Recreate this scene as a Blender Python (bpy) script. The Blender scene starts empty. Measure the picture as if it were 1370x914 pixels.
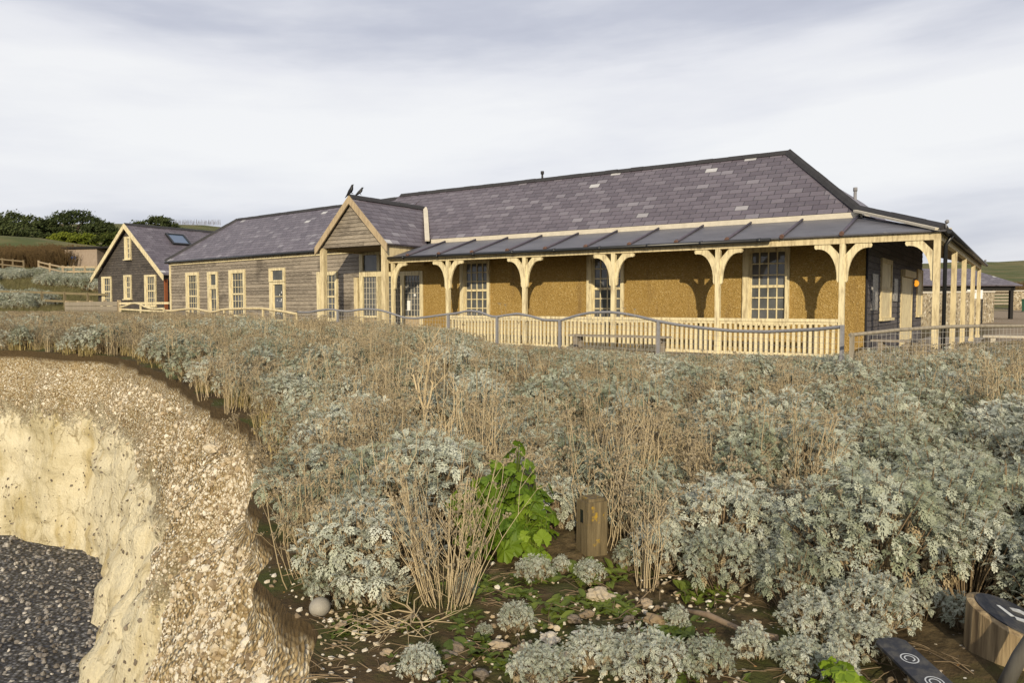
import bpy, bmesh, math, random
import numpy as np
from mathutils import Vector, Matrix, noise, geometry
R = math.radians
random.seed(7); rng = np.random.default_rng(7)
sc = bpy.context.scene
COL = sc.collection
V = Vector
# ------------------------------------------------------------------ camera frame (survey of the place)
EYE = V((0, 0, 1.25))
_a = math.atan(1465/1006); _p = math.atan(49/1006)
FH = V((-math.cos(_a), math.sin(_a), 0)); RT = V((math.sin(_a), math.cos(_a), 0))
FW = FH*math.cos(_p) - V((0, 0, 1))*math.sin(_p); UP = RT.cross(FW)
def ray(u, v): return FW + RT*((u-685)/1006) - UP*((v-457)/1006)
def at_z(u, v, z): d = ray(u, v); return EYE + d*((z-EYE.z)/d.z)
def at_depth(u, v, dep): d = ray(u, v); return EYE + d*(dep/d.dot(FH))
def to_px(P):
    d = V(P)-EYE; z = d.dot(FW)
    return 685+1006*d.dot(RT)/z, 457-1006*d.dot(UP)/z
cam = bpy.data.cameras.new('camera'); cam.lens = 1006/1370*36; cam.sensor_width = 36
cam.clip_end = 5000; cam.clip_start = 0.05
co = bpy.data.objects.new('camera', cam); COL.objects.link(co); sc.camera = co
co.matrix_world = Matrix((( RT.x, UP.x, -FW.x, EYE.x), (RT.y, UP.y, -FW.y, EYE.y), (RT.z, UP.z, -FW.z, EYE.z), (0, 0, 0, 1)))

# ------------------------------------------------------------------ mesh builder
class MB:
    def __init__(s): s.v = []; s.f = []; s.uv = {}; s.mi = []; s.sm = []
    def face(s, pts, uv=None, mi=0, sm=False):
        b = len(s.v); s.v += [tuple(p) for p in pts]; s.f.append(tuple(range(b, b+len(pts))))
        if uv: s.uv[len(s.f)-1] = uv
        s.mi.append(mi); s.sm.append(sm)
    def box(s, a, b, M=None, mi=0):
        x0, y0, z0 = a; x1, y1, z1 = b
        P = [V((x, y, z)) for x in (x0, x1) for y in (y0, y1) for z in (z0, z1)]
        if M: P = [M @ p for p in P]
        q = len(s.v); s.v += [tuple(p) for p in P]
        for f in ((0, 1, 3, 2), (4, 6, 7, 5), (0, 4, 5, 1), (2, 3, 7, 6), (0, 2, 6, 4), (1, 5, 7, 3)):
            s.f.append(tuple(q+i for i in f)); s.mi.append(mi); s.sm.append(False)
    def bar(s, p, q, w, h, up=(0, 0, 1), mi=0):
        p, q = V(p), V(q); d = (q-p); L = d.length; d.normalize()
        x = d.cross(V(up)).normalized(); z = x.cross(d)
        M = Matrix((( x.x, d.x, z.x, p.x), (x.y, d.y, z.y, p.y), (x.z, d.z, z.z, p.z), (0, 0, 0, 1)))
        s.box((-w/2, 0, -h/2), (w/2, L, h/2), M, mi)
    def tube(s, pts, rad, n=6, mi=0, cap=True, sm=True):
        pts = [V(p) for p in pts]; rr = rad if hasattr(rad, '__len__') else [rad]*len(pts)
        b = len(s.v); x = None
        for i, p in enumerate(pts):
            d = (pts[min(i+1, len(pts)-1)]-pts[max(i-1, 0)]).normalized()
            if x is None: x = d.orthogonal().normalized()
            x = (x-d*x.dot(d)).normalized(); y = d.cross(x)
            for k in range(n):
                a = 2*math.pi*k/n; s.v.append(tuple(p+(x*math.cos(a)+y*math.sin(a))*rr[i]))
        for i in range(len(pts)-1):
            for k in range(n):
                k2 = (k+1) % n
                s.f.append((b+i*n+k, b+i*n+k2, b+(i+1)*n+k2, b+(i+1)*n+k)); s.mi.append(mi); s.sm.append(sm)
        if cap:
            s.f.append(tuple(b+k for k in range(n))[::-1]); s.mi.append(mi); s.sm.append(False)
            e = b+(len(pts)-1)*n; s.f.append(tuple(e+k for k in range(n))); s.mi.append(mi); s.sm.append(False)
    def prism(s, poly, vec, mi=0):
        # poly: list of 3-D points (planar), extruded by vec
        vec = V(vec); A = [V(p) for p in poly]; B = [p+vec for p in A]; n = len(A)
        q = len(s.v); s.v += [tuple(p) for p in A+B]
        s.f.append(tuple(range(q, q+n))[::-1]); s.f.append(tuple(range(q+n, q+2*n))); s.mi += [mi, mi]; s.sm += [False]*2
        for i in range(n):
            j = (i+1) % n; s.f.append((q+i, q+j, q+n+j, q+n+i)); s.mi.append(mi); s.sm.append(False)
    def slab(s, pts, t, uo, ud, mi=0):
        # roof sheet: pts counter-clockwise from above, UV in metres along ud and up the slope
        pts = [V(p) for p in pts]; nrm = (pts[1]-pts[0]).cross(pts[2]-pts[0]).normalized()
        ud = V(ud).normalized(); vd = nrm.cross(ud); uo = V(uo)
        s.face(pts, [((p-uo).dot(ud), (p-uo).dot(vd)) for p in pts], mi)
        low = [p-nrm*t for p in pts]; s.face(low[::-1], None, mi)
        for i in range(len(pts)):
            j = (i+1) % len(pts); s.face([pts[i], low[i], low[j], pts[j]], None, mi)
    def boards(s, M, x0, x1, z0, z1, h=.15, clip=None, mi=0, lap=.022, seed=0):
        z = z0; k = seed*37
        while z < z1-1e-4:
            zt = min(z+h, z1)
            a0, b0 = clip(z) if clip else (x0, x1); a1, b1 = clip(zt) if clip else (x0, x1)
            if b0-a0 > .02:
                P = [V((a0, -lap, z)), V((b0, -lap, z)), V((b1, -.004, zt)), V((a1, -.004, zt))]
                s.face([M @ p for p in P], [(a0, k+.001), (b0, k+.001), (b1, k+.999), (a1, k+.999)], mi)
                P = [V((a0, -.002, z)), V((b0, -.002, z)), V((b0, -lap, z)), V((a0, -lap, z))]
                s.face([M @ p for p in P], [(a0, k+.001)]*4, mi)
            z = zt; k += 1
    def build(s, name, mats, parent=None, loc=None, smooth=False):
        off = V(loc) if loc is not None else V((0, 0, 0))
        me = bpy.data.meshes.new(name)
        me.from_pydata([tuple(V(p)-off) for p in s.v] if off.length else s.v, [], s.f)
        for m in (mats if isinstance(mats, (list, tuple)) else [mats]): me.materials.append(m)
        me.polygons.foreach_set('material_index', s.mi)
        me.polygons.foreach_set('use_smooth', [True]*len(s.f) if smooth else s.sm)
        if s.uv:
            ul = me.uv_layers.new(name='UVMap')
            for fi, uv in s.uv.items():
                ls = me.polygons[fi].loop_start
                for i, c in enumerate(uv): ul.data[ls+i].uv = c
        me.update()
        o = bpy.data.objects.new(name, me); COL.objects.link(o)
        if parent is not None: o.parent = parent
        if loc is not None and parent is None: o.location = loc
        return o
def tag(o, label=None, cat=None, group=None, kind=None):
    if label: o['label'] = label
    if cat: o['category'] = cat
    if group: o['group'] = group
    if kind: o['kind'] = kind
    return o
def empty(name, loc, label, cat, group=None, rz=0):
    o = bpy.data.objects.new(name, None); COL.objects.link(o); o.location = loc; o.rotation_euler.z = rz
    o.empty_display_size = .2
    return tag(o, label, cat, group)
def dup(o, loc, rz=0, scale=1, label=None, tilt=(0, 0)):
    r = o.copy(); COL.objects.link(r); r.location = loc; r.rotation_euler = (tilt[0], tilt[1], rz); r.scale = (scale,)*3
    if label: r['label'] = label
    for ch in o.children:
        c = ch.copy(); COL.objects.link(c); c.parent = r
        for g in ch.children:
            d = g.copy(); COL.objects.link(d); d.parent = c
    return r

# ------------------------------------------------------------------ materials
class NT:
    def __init__(s, tree): s.t = tree; s.L = tree.links
    def n(s, typ, ins=None, **props):
        nd = s.t.nodes.new(typ)
        for k, v in props.items(): setattr(nd, k, v)
        for k, v in (ins or {}).items():
            sk = nd.inputs[k]
            if hasattr(v, 'is_output') or isinstance(v, bpy.types.NodeSocket): s.L.new(v, sk)
            else: sk.default_value = v
        return nd
    def math(s, op, a, b=0.0, c=None):
        d = {0: a, 1: b}
        if c is not None: d[2] = c
        return s.n('ShaderNodeMath', d, operation=op).outputs[0]
    def mix(s, f, a, b, mode='MIX'):
        nd = s.t.nodes.new('ShaderNodeMix'); nd.data_type = 'RGBA'; nd.blend_type = mode
        for i, v in ((0, f), (6, a), (7, b)):
            if isinstance(v, bpy.types.NodeSocket): s.L.new(v, nd.inputs[i])
            else: nd.inputs[i].default_value = v if i == 0 else (tuple(v)+(1,))[:4]
        return nd.outputs[2]
    def ramp(s, f, stops, interp='LINEAR'):
        nd = s.t.nodes.new('ShaderNodeValToRGB'); s.L.new(f, nd.inputs[0]); e = nd.color_ramp.elements
        nd.color_ramp.interpolation = interp
        while len(e) < len(stops): e.new(.5)
        for i, (p, c) in enumerate(stops):
            e[i].position = p; e[i].color = (tuple(c)+(1,))[:4] if hasattr(c, '__len__') else (c, c, c, 1)
        return nd.outputs[0]
    def noise(s, vec, scale, detail=4, rough=.55, out=0):
        return s.n('ShaderNodeTexNoise', {'Vector': vec, 'Scale': scale, 'Detail': detail, 'Roughness': rough}).outputs[out]
    def mapv(s, vec, sc_=(1, 1, 1), rot=(0, 0, 0), loc=(0, 0, 0)):
        return s.n('ShaderNodeMapping', {'Vector': vec, 'Scale': sc_, 'Rotation': rot, 'Location': loc}).outputs[0]
def mat(name, fn, rough=.8, spec=.3):
    m = bpy.data.materials.new(name); m.use_nodes = True; t = m.node_tree
    b = t.nodes['Principled BSDF']; b.inputs['Roughness'].default_value = rough
    b.inputs['Specular IOR Level'].default_value = spec
    N = NT(t); N.b = b; N.obj = None
    tc = t.nodes.new('ShaderNodeTexCoord'); N.obj = tc.outputs['Object']; N.uv = tc.outputs['UV']; N.gen = tc.outputs['Generated']
    N.out = t.nodes['Material Output']
    r = fn(N)
    if isinstance(r, tuple) and isinstance(r[0], bpy.types.NodeSocket): c, bump, st, dist = r
    else: c, bump, st, dist = r, None, 0, 0
    if isinstance(c, bpy.types.NodeSocket): t.links.new(c, b.inputs['Base Color'])
    else: b.inputs['Base Color'].default_value = (tuple(c)+(1,))[:4]
    if bump is not None:
        bm = N.n('ShaderNodeBump', {'Height': bump, 'Strength': st, 'Distance': dist})
        t.links.new(bm.outputs[0], b.inputs['Normal'])
    return m
def paint(c, dirt=(.32, .25, .15), amt=.95):
    def f(N):
        a = N.noise(N.mapv(N.obj, (6, 6, .9)), 3, 6, .65); b_ = N.noise(N.obj, 1.7, 5, .7)
        k = N.math('MULTIPLY', N.ramp(a, [(.46, 0), (.66, 1)]), amt)
        col = N.mix(k, c, dirt); col = N.mix(N.ramp(b_, [(.35, 0), (.7, .35)]), col, tuple(x*.72 for x in c))
        return col, a, .35, .01
    return f
def boards_mat(dark, mid, pale, palew=.25, darkw=.5):
    def f(N):
        sx = N.n('ShaderNodeSeparateXYZ', {0: N.uv}); u, v = sx.outputs[0], sx.outputs[1]
        row = N.math('FLOOR', v)
        off = N.math('MULTIPLY', N.n('ShaderNodeTexWhiteNoise', {'W': row}, noise_dimensions='1D').outputs[0], 7.0)
        pc = N.math('FLOOR', N.math('DIVIDE', N.math('ADD', u, off), 2.6))
        wn = N.n('ShaderNodeTexWhiteNoise', {'Vector': N.n('ShaderNodeCombineXYZ', {0: pc, 1: row}).outputs[0]}, noise_dimensions='2D').outputs[0]
        vec = N.n('ShaderNodeCombineXYZ', {0: u, 1: v, 2: N.math('MULTIPLY', row, 3.7)}).outputs[0]
        g = N.noise(N.mapv(vec, (2.2, 3.5, 1)), 2.2, 7, .7)
        big = N.noise(N.mapv(vec, (.55, .12, 0)), 1.2, 3, .6)
        col = N.mix(wn, mid, tuple(.42*a+.58*b for a, b in zip(mid, dark)))
        col = N.mix(N.ramp(g, [(.50, 0), (.70, 1)]), col, N.mix(N.math('MULTIPLY', big, 1.0), mid, pale))
        col = N.mix(N.math('MULTIPLY', N.ramp(g, [(.28, 1), (.46, 0)]), darkw), col, dark)
        col = N.mix(N.math('MULTIPLY', N.ramp(big, [(.56, 0), (.68, 1)]), .55), col, dark)
        fr = N.math('FRACT', v)
        gap = N.ramp(fr, [(0.0, 1), (.05, .7), (.11, 0)])
        col = N.mix(N.math('MULTIPLY', gap, .8), col, tuple(.3*a for a in dark))
        return col, g, .5, .02
    return f
def slate_mat(N):
    sx = N.n('ShaderNodeSeparateXYZ', {0: N.uv}); u, v = sx.outputs[0], sx.outputs[1]
    H, W = .205, .36
    vr = N.math('DIVIDE', v, H); row = N.math('FLOOR', vr); fv = N.math('FRACT', vr)
    us = N.math('ADD', N.math('DIVIDE', u, W), N.math('MULTIPLY', N.math('MODULO', row, 2.0), .5))
    jit = N.math('MULTIPLY', N.n('ShaderNodeTexWhiteNoise', {'W': row}, noise_dimensions='1D').outputs[0], .16)
    us = N.math('ADD', us, jit); cl = N.math('FLOOR', us); fu = N.math('FRACT', us)
    idv = N.n('ShaderNodeCombineXYZ', {0: cl, 1: row}).outputs[0]
    wnn = N.n('ShaderNodeTexWhiteNoise', {'Vector': idv}, noise_dimensions='2D'); w = wnn.outputs[0]
    w2 = N.n('ShaderNodeTexWhiteNoise', {'Vector': N.mapv(idv, loc=(37.3, 11.7, 0))}, noise_dimensions='2D').outputs[0]
    c = N.ramp(w, [(0, (.080, .067, .082)), (.3, (.099, .084, .102)), (.6, (.116, .099, .119)), (.9, (.138, .121, .143)), (.98, (.17, .155, .178)), (1, (.22, .205, .23))])
    c = N.mix(N.ramp(w2, [(.988, 0), (.992, 1)]), c, (.46, .455, .46))
    n1 = N.noise(N.mapv(N.n('ShaderNodeCombineXYZ', {0: u, 1: v}).outputs[0], (1, 1.6, 1)), 3.2, 6, .7)
    c = N.mix(N.ramp(n1, [(.55, 0), (.8, .6)]), c, (.20, .185, .19))
    big = N.noise(N.n('ShaderNodeCombineXYZ', {0: u, 1: v}).outputs[0], .45, 4, .6)
    c = N.mix(N.ramp(big, [(.4, 0), (.75, .45)]), c, (.10, .085, .10))
    e = N.math('ADD', N.ramp(fv, [(0, 1), (.09, .55), (.16, 0)]), N.ramp(fu, [(0, .9), (.035, .6), (.06, 0)]))
    c = N.mix(N.math('MULTIPLY', e, .85), c, (.03, .025, .03))
    h = N.math('SUBTRACT', N.math('ADD', N.math('MULTIPLY', N.math('SUBTRACT', 1.0, fv), .7), N.math('MULTIPLY', w2, .5)), e)
    return c, h, .9, .02
def pebbledash(N):
    vo = N.n('ShaderNodeTexVoronoi', {'Vector': N.obj, 'Scale': 38.0}); cc = vo.outputs['Color']
    w = N.n('ShaderNodeSeparateColor', {0: cc}).outputs[0]
    c = N.ramp(w, [(0, (.25, .165, .05)), (.35, (.315, .21, .067)), (.7, (.36, .243, .083)), (.9, (.39, .27, .105)), (1, (.46, .35, .17))])
    b_ = N.noise(N.obj, .7, 4, .6); c = N.mix(N.ramp(b_, [(.38, 0), (.7, .45)]), c, (.23, .145, .045))
    st = N.noise(N.mapv(N.obj, (1.3, 1.3, .25)), 1.7, 4, .6); c = N.mix(N.ramp(st, [(.54, 0), (.68, .5)]), c, (.16, .105, .05))
    return c, vo.outputs['Distance'], .8, .02
def metal_roof(N):
    a = N.noise(N.mapv(N.obj, (1, 2.5, 1)), 1.5, 5, .6)
    c = N.ramp(a, [(.3, (.075, .075, .09)), (.7, (.125, .125, .145))])
    b_ = N.noise(N.obj, 6, 5, .7); c = N.mix(N.ramp(b_, [(.62, 0), (.8, .4)]), c, (.3, .29, .27))
    return c, a, .1, .02
def simple(c, var=.25, scale=8, bump=.3, dist=.01):
    def f(N):
        a = N.noise(N.obj, scale, 5, .6)
        return N.mix(a, tuple(x*(1-var) for x in c), tuple(min(1, x*(1+var)) for x in c)), a, bump, dist
    return f
def leafy(c1, c2, back=None, trans=.25, warm=None, sc_=14):
    # leaf colour varies from plant to plant (object random) and from leaf to leaf (attribute 'tint')
    def f(N):
        oi = N.n('ShaderNodeObjectInfo').outputs['Random']
        at = N.n('ShaderNodeAttribute', attribute_name='tint').outputs['Fac']
        k = N.math('ADD', N.math('MULTIPLY', oi, .45), N.math('MULTIPLY', at, .6))
        c = N.mix(k, c1, c2)
        if warm: c = N.mix(N.ramp(at, [(.86, 0), (.9, .8)]), c, warm)
        if back: c = N.mix(N.n('ShaderNodeNewGeometry').outputs['Backfacing'], c, back)
        if trans:
            t = N.t; tr = N.n('ShaderNodeBsdfTranslucent', {'Color': c}).outputs[0]
            ms = N.n('ShaderNodeMixShader', {0: trans, 1: N.b.outputs[0], 2: tr})
            N.L.new(ms.outputs[0], N.out.inputs[0])
        return c
    return f
M = {}
M['cream'] = mat('cream paint', paint((.69, .605, .385)), .65)
M['cream2'] = mat('weathered cream wood', paint((.62, .525, .325), (.24, .18, .10), .75), .75)
M['oldwood'] = mat('bare weathered wood', paint((.42, .33, .21), (.2, .15, .1), .7), .85)
M['boards'] = mat('silvered boards', boards_mat((.045, .036, .03), (.29, .25, .20), (.56, .50, .41), darkw=.85), .85)
M['blackboards'] = mat('black boards', boards_mat((.02, .018, .017), (.068, .060, .055), (.32, .26, .20), darkw=.5), .75)
M['darkboards'] = mat('dark boards', boards_mat((.03, .028, .033), (.10, .094, .105), (.30, .24, .16), darkw=.4), .8)
M['slate'] = mat('roof slate', slate_mat, .45, .45)
M['dash'] = mat('pebbledash', pebbledash, .95, .1)
M['metal'] = mat('lead grey roof sheet', metal_roof, .42, .5)
M['roll'] = mat('roll lead', simple((.075, .066, .092), .3, 5, .1), .6)
M['ridge'] = mat('black ridge tile', simple((.034, .033, .036), .4, 6, .3), .7)
M['gutter'] = mat('black gutter', simple((.015, .016, .018), .3, 4, 0), .35, .5)
M['soffit'] = mat('soffit', simple((.16, .12, .07), .3, 4, .2), .9)
M['lead'] = mat('pale lead flashing', simple((.50, .46, .38), .25, 5, .3), .7)
M['concrete'] = mat('paved floor', simple((.27, .24, .2), .25, 5, .3), .9)
M['white'] = mat('white board', simple((.72, .72, .70), .1, 4, .1), .6)
M['steelgrey'] = mat('weathered grey rail', simple((.20, .20, .215), .35, 18, .5), .7)
M['wire'] = mat('galvanised wire', simple((.30, .29, .27), .2, 4, 0), .6)
M['bird'] = mat('black feathers', simple((.012, .012, .015), .3, 30, .2), .5)
def glassf(N):
    a = N.noise(N.obj, 1.6, 3)
    return N.ramp(a, [(.3, (.055, .06, .065)), (.7, (.12, .125, .13))]), N.noise(N.obj, 1.0, 2), .06, .02
M['glass'] = mat('window glass', glassf, .04, .5)
def lamp_f(N):
    N.b.inputs['Emission Color'].default_value = (1, .36, .02, 1); N.b.inputs['Emission Strength'].default_value = 1.0
    return (.8, .5, .15)
M['lamp'] = mat('amber lamp', lamp_f)
def posterf(N):
    a = N.noise(N.mapv(N.obj, (1, 5, 9)), 3, 5, .7)
    return N.ramp(a, [(.4, (.10, .10, .11)), (.55, (.32, .31, .3)), (.7, (.62, .6, .55))], 'LINEAR')
M['poster'] = mat('faded poster', posterf, .4)
# ================================================================== VERANDAH BUILDING
X0, Y0 = -1.61, 18.04          # corner post of the verandah
XW, YW = -3.22, 19.64          # corner of the rendered wall
B = V((-10, 21, 0))
bld = empty('verandah_building', B, 'long single-storey building with purple slate roof, ochre pebbledash wall and cream veranda posts', 'building')
def part(mb, name, m, parent=None, root=bld, base=B):
    o = mb.build(name, m, None, None)
    me = o.data
    me.transform(Matrix.Translation(-base)); o.parent = parent or root
    return o
def wall_M(x, y, ang): return Matrix.Translation((x, y, 0)) @ Matrix.Rotation(ang, 4, 'Z')
def window(Mx, x0, x1, z0, z1, cols, rows, split=None, cas=(.16, .10, .14), proud=.06, paney=.05, root=bld, base=B, bar=.03, sill=True, name='window', m='cream', skip=None):
    # Mx maps (x right, y into the wall, z up); returns the casing part with pane, sash and sill under it
    l, rr, tp = cas
    f = MB()
    f.box((x0, -proud, z0), (x0+l, paney+.03, z1), Mx); f.box((x1-rr, -proud, z0), (x1, paney+.03, z1), Mx)
    f.box((x0+l, -proud, z1-tp), (x1-rr, paney+.03, z1), Mx); f.box((x0+l, -proud, z0), (x1-rr, paney+.03, z0+.07), Mx)
    f.box((x0+l, -proud+.035, z0+.07), (x0+l+.03, paney+.03, z1-tp), Mx)
    fo = part(f, name, M[m], None, root, base)
    a, b_, c, d = x0+l+.03, x1-rr, z0+.07, z1-tp
    p = MB(); p.face([Mx @ V(q) for q in ((a, paney, c), (b_, paney, c), (b_, paney, d), (a, paney, d))])
    part(p, 'pane', M['glass'], fo, root, base)
    s = MB(); y1, y2 = paney-(.018 if proud > .07 else .035), paney-.002
    s.box((a, y1, c), (a+.035, y2, d), Mx); s.box((b_-.035, y1, c), (b_, y2, d), Mx)
    for i in range(1, cols): xx = a+(b_-a)*i/cols; s.box((xx-bar/2, y1+.008, c), (xx+bar/2, y2, d), Mx)
    for i in range(1, rows):
        zz = c+(d-c)*i/rows; th = .035 if (split and i == split) else bar/2
        s.box((a, y1-(.012 if th > .03 else -.004), zz-th), (b_, y2, zz+th), Mx)
    part(s, 'sash', M[m], fo, root, base)
    if sill:
        k = MB(); k.box((x0-.05, -proud-.07, z0-.06), (x1+.05, paney, z0-.002), Mx); part(k, 'sill', M[m], fo, root, base)
    return fo
MF = wall_M(0, YW, 0)
# front wall with real openings
wins = [(-6.17, -4.99, .78, 2.74), (-10.78, -9.58, .78, 2.74), (-15.55, -14.34, .78, 2.74)]
w = MB(); xs = -17.19
for (a, b_, c, d) in sorted(wins):
    w.box((xs, YW, -.3), (a, YW+.3, 3.2)); w.box((a, YW, -.3), (b_, YW+.3, c)); w.box((a, YW, d), (b_, YW+.3, 3.2)); xs = b_
w.box((xs, YW, -.3), (XW-.02, YW+.3, 3.2)); w.box((-19.0, YW+.03, 2.42), (-17.19, YW+.3, 3.2))
part(w, 'front_wall', M['dash'])
for (a, b_, c, d) in wins: window(MF, a, b_, c, d, 4, 6, 3)
# side wall: dark boards
MS = wall_M(XW, YW, R(90))
w = MB(); w.boards(MS, 0, 11.2, -.1, 3.2, .16, seed=3); w.box((.32, .004, -.3), (11.2, .28, 3.2), MS)
part(w, 'side_wall', M['darkboards'])
k = MB(); k.box((-.012, -.03, -.2), (.05, .005, 3.2), MS); part(k, 'corner_board', M['darkboards'])
def boarded(u0, u1, z0, z1, name):
    f = MB(); f.box((u0, -.06, z0), (u0+.12, .02, z1), MS); f.box((u1-.12, -.06, z0), (u1, .02, z1), MS)
    f.box((u0+.12, -.06, z1-.12), (u1-.12, .02, z1), MS); f.box((u0+.12, -.055, (z0+z1)/2-.04), (u1-.12, .02, (z0+z1)/2+.04), MS)
    fo = part(f, name, M['cream2'])
    g = MB(); g.box((u0+.12, -.03, z0), (u1-.12, .01, z1-.12), MS); part(g, 'shutter', M['cream'], fo)
    s = MB(); s.box((u0-.06, -.13, z0-.07), (u1+.06, .02, z0-.002), MS); part(s, 'sill', M['cream'], fo)
boarded(1.95, 3.75, .9, 2.48, 'boarded_window'); boarded(9.6, 11.1, .9, 2.48, 'boarded_window')
d = MB(); d.box((5.75, -.05, 0), (5.87, .02, 2.12), MS); d.box((8.2, -.05, 0), (8.32, .02, 2.12), MS); d.box((5.72, -.14, 2.12), (8.35, .02, 2.32), MS)
do = part(d, 'side_door', M['cream2'])
g = MB()
for i in range(12): g.box((5.88+i*.193, -.03, .02), (5.88+i*.193+.18, .01, 2.1), MS)
part(g, 'door_boards', M['cream'], do)
h = MB(); h.bar(MS @ V((6.1, -.07, 1.0)), MS @ V((6.1, -.07, 1.18)), .03, .05); part(h, 'handle', M['gutter'], do)
l = MB(); c_ = MS @ V((9.15, 0, 1.98)); l.tube([c_+V((0, 0, 0)), c_+V((.03, 0, 0)), c_+V((.08, 0, 0)), c_+V((.12, 0, 0)), c_+V((.14, 0, 0))], [.08, .11, .105, .07, .02], 14); part(l, 'wall_lamp', M['lamp'])
for (u0, u1, z0, z1) in ((.62, 1.42, 1.12, 2.02), (4.2, 4.9, 1.35, 2.0)):
    n_ = MB(); n_.box((u0, -.05, z0), (u1, .0, z1), MS); part(n_, 'notice_panel', M['poster'])
f = MB(); f.box((X0-17.0, Y0-.25, -.35), (X0+.25, YW, 0)); f.box((XW, YW, -.35), (X0+.25, 34.3, 0)); part(f, 'veranda_floor', M['concrete'])
# main roof
EZ, EY, RZ, RY = 3.50, 19.84, 5.55, 22.13
SX = -3.43; RX = -5.70
def S(pts, uo, ud, t=.05, mb=None): mb.slab(pts, t, uo, ud); return mb
r = MB()
r.slab([(-20.6, EY, EZ), (SX, EY, EZ), (RX, RY, RZ), (-20.6, RY, RZ)], .06, (-20.6, EY, EZ), (1, 0, 0))
r.slab([(SX, EY, EZ), (SX, 24.42, EZ), (RX, RY, RZ)], .06, (SX, EY, EZ), (0, 1, 0))
r.slab([(SX, 24.42, EZ), (SX, 31.2, EZ), (-5.0, 29.7, 4.9), (-5.0, 22.84, 4.9)], .06, (SX, EY, EZ), (0, 1, 0))
r.slab([(-5.0, 22.84, 4.9), (-5.0, 29.7, 4.9), (-6.6, 31.2, EZ), (-6.6, 24.4, EZ)], .06, (-8, 24.4, EZ), (0, 1, 0))
r.slab([(SX, 31.2, EZ), (-6.6, 31.2, EZ), (-5.0, 29.7, 4.9)], .06, (SX, 31.2, EZ), (-1, 0, 0))
r.slab([(-20.6, RY, RZ), (RX, RY, RZ), (SX, 24.42, EZ), (-20.6, 24.42, EZ)], .06, (-20.6, 24.42, EZ), (1, 0, 0))
part(r, 'slate_roof', M['slate'])
k = MB(); k.box((-20.6, 24.1, -.2), (-8, 24.35, 3.5)); k.box((-8, 24.3, -.2), (-7.8, 31.0, 3.5)); k.box((-7.8, 30.8, -.2), (XW-.02, 31.0, 3.5)); part(k, 'back_wall', M['boards'])
def ridge_tiles(mb, p, q, wd=.09, hh=.07, L=.45, lift=.02):
    p, q = V(p), V(q); n = max(1, int((q-p).length/L))
    for i in range(n):
        a, b_ = p.lerp(q, i/n), p.lerp(q, (i+.985)/n); d = (b_-a).normalized(); x = d.cross(V((0, 0, 1))).normalized(); up = x.cross(d)
        j = random.uniform(-.006, .006)
        prof = [(-wd, -hh), (-wd*.55, .0), (0, .055), (wd*.55, .0), (wd, -hh)]
        mb.prism([a+x*c+up*(e+lift+j) for c, e in prof], b_-a)
k = MB(); ridge_tiles(k, (-20.5, RY, RZ), (RX+.05, RY, RZ)); part(k, 'ridge_tiles', M['ridge'])
k = MB(); ridge_tiles(k, (RX, RY, RZ+.03), (SX, EY, EZ+.06), .125, .09, .5, .03)
ridge_tiles(k, (SX, EY, EZ+.06), (-1.47, 17.9, 2.84), .125, .07, .5, .035); part(k, 'hip_tiles', M['ridge'])
k = MB(); k.bar((SX+.02, EY-.02, EZ+.015), (-1.5, 17.93, 2.815), .40, .05); part(k, 'hip_flashing', M['lead'])
k = MB(); k.tube([(-13.93, RY, RZ), (-13.93, RY, RZ+.22)], .035, 8); k.tube([(-13.93, RY, RZ+.2), (-13.93, RY, RZ+.3)], .06, 8); part(k, 'vent_pipe', M['ridge'])
k = MB(); k.tube([(-4.75, 26.6, 3.9), (-4.75, 26.6, 5.0)], .05, 10); k.tube([(-4.75, 26.6, 4.94), (-4.75, 26.6, 5.06)], .065, 10); part(k, 'flue_pipe', M['steelgrey'])
# pale flashing and metal veranda roof
k = MB(); k.box((-16.95, EY-.06, 3.33), (SX+.02, EY-.005, 3.49)); k.box((SX-.0, EY-.06, 3.33), (SX+.055, 31, 3.49)); part(k, 'flashing_board', M['lead'])
GY, GZ, GX = 17.88, 2.80, -1.45
r = MB()
r.slab([(-17.03, GY, GZ), (GX, GY, GZ), (SX, EY-.03, 3.37), (-17.03, EY-.03, 3.37)], .035, (-17, GY, GZ), (1, 0, 0))
r.slab([(GX, GY, GZ), (GX, 34.4, GZ), (SX, 34.4, 3.37), (SX, EY-.03, 3.37)], .035, (GX, GY, GZ), (0, 1, 0))
vr = part(r, 'veranda_roof', M['metal'])
rusty = mat('rusty seam end', simple((.13, .075, .06), .3, 9)); xx = -3.45
while xx > -17:
    k = MB(); k.tube([(xx, GY-.015, GZ+.028), (xx, EY-.09, 3.37+.022)], .03, 8); part(k, 'standing_seam', M['roll'], vr)
    k = MB(); k.tube([(xx, GY-.04, GZ+.015), (xx, GY+.03, GZ+.04)], .05, 8); part(k, 'seam_end', rusty, vr)
    xx -= 1.285
yy = 19.9
while yy < 34.3:
    k = MB(); k.tube([(GX+.015, yy, GZ+.028), (SX+.05, yy, 3.39)], .03, 8); part(k, 'standing_seam', M['roll'], vr); yy += .9
k = MB(); k.slab([(-17.0, GY+.1, GZ-.06), (XW+.02, GY+.1, GZ-.06), (XW+.02, YW, 3.22), (-17.0, YW, 3.22)], .01, (-17, GY, GZ), (1, 0, 0))
k.slab([(GX-.1, GY+.2, GZ-.06), (GX-.1, 34.3, GZ-.06), (XW, 34.3, 3.2), (XW, YW, 3.2)], .01, (0, 0, 0), (0, 1, 0)); part(k, 'soffit', M['soffit'])
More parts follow.
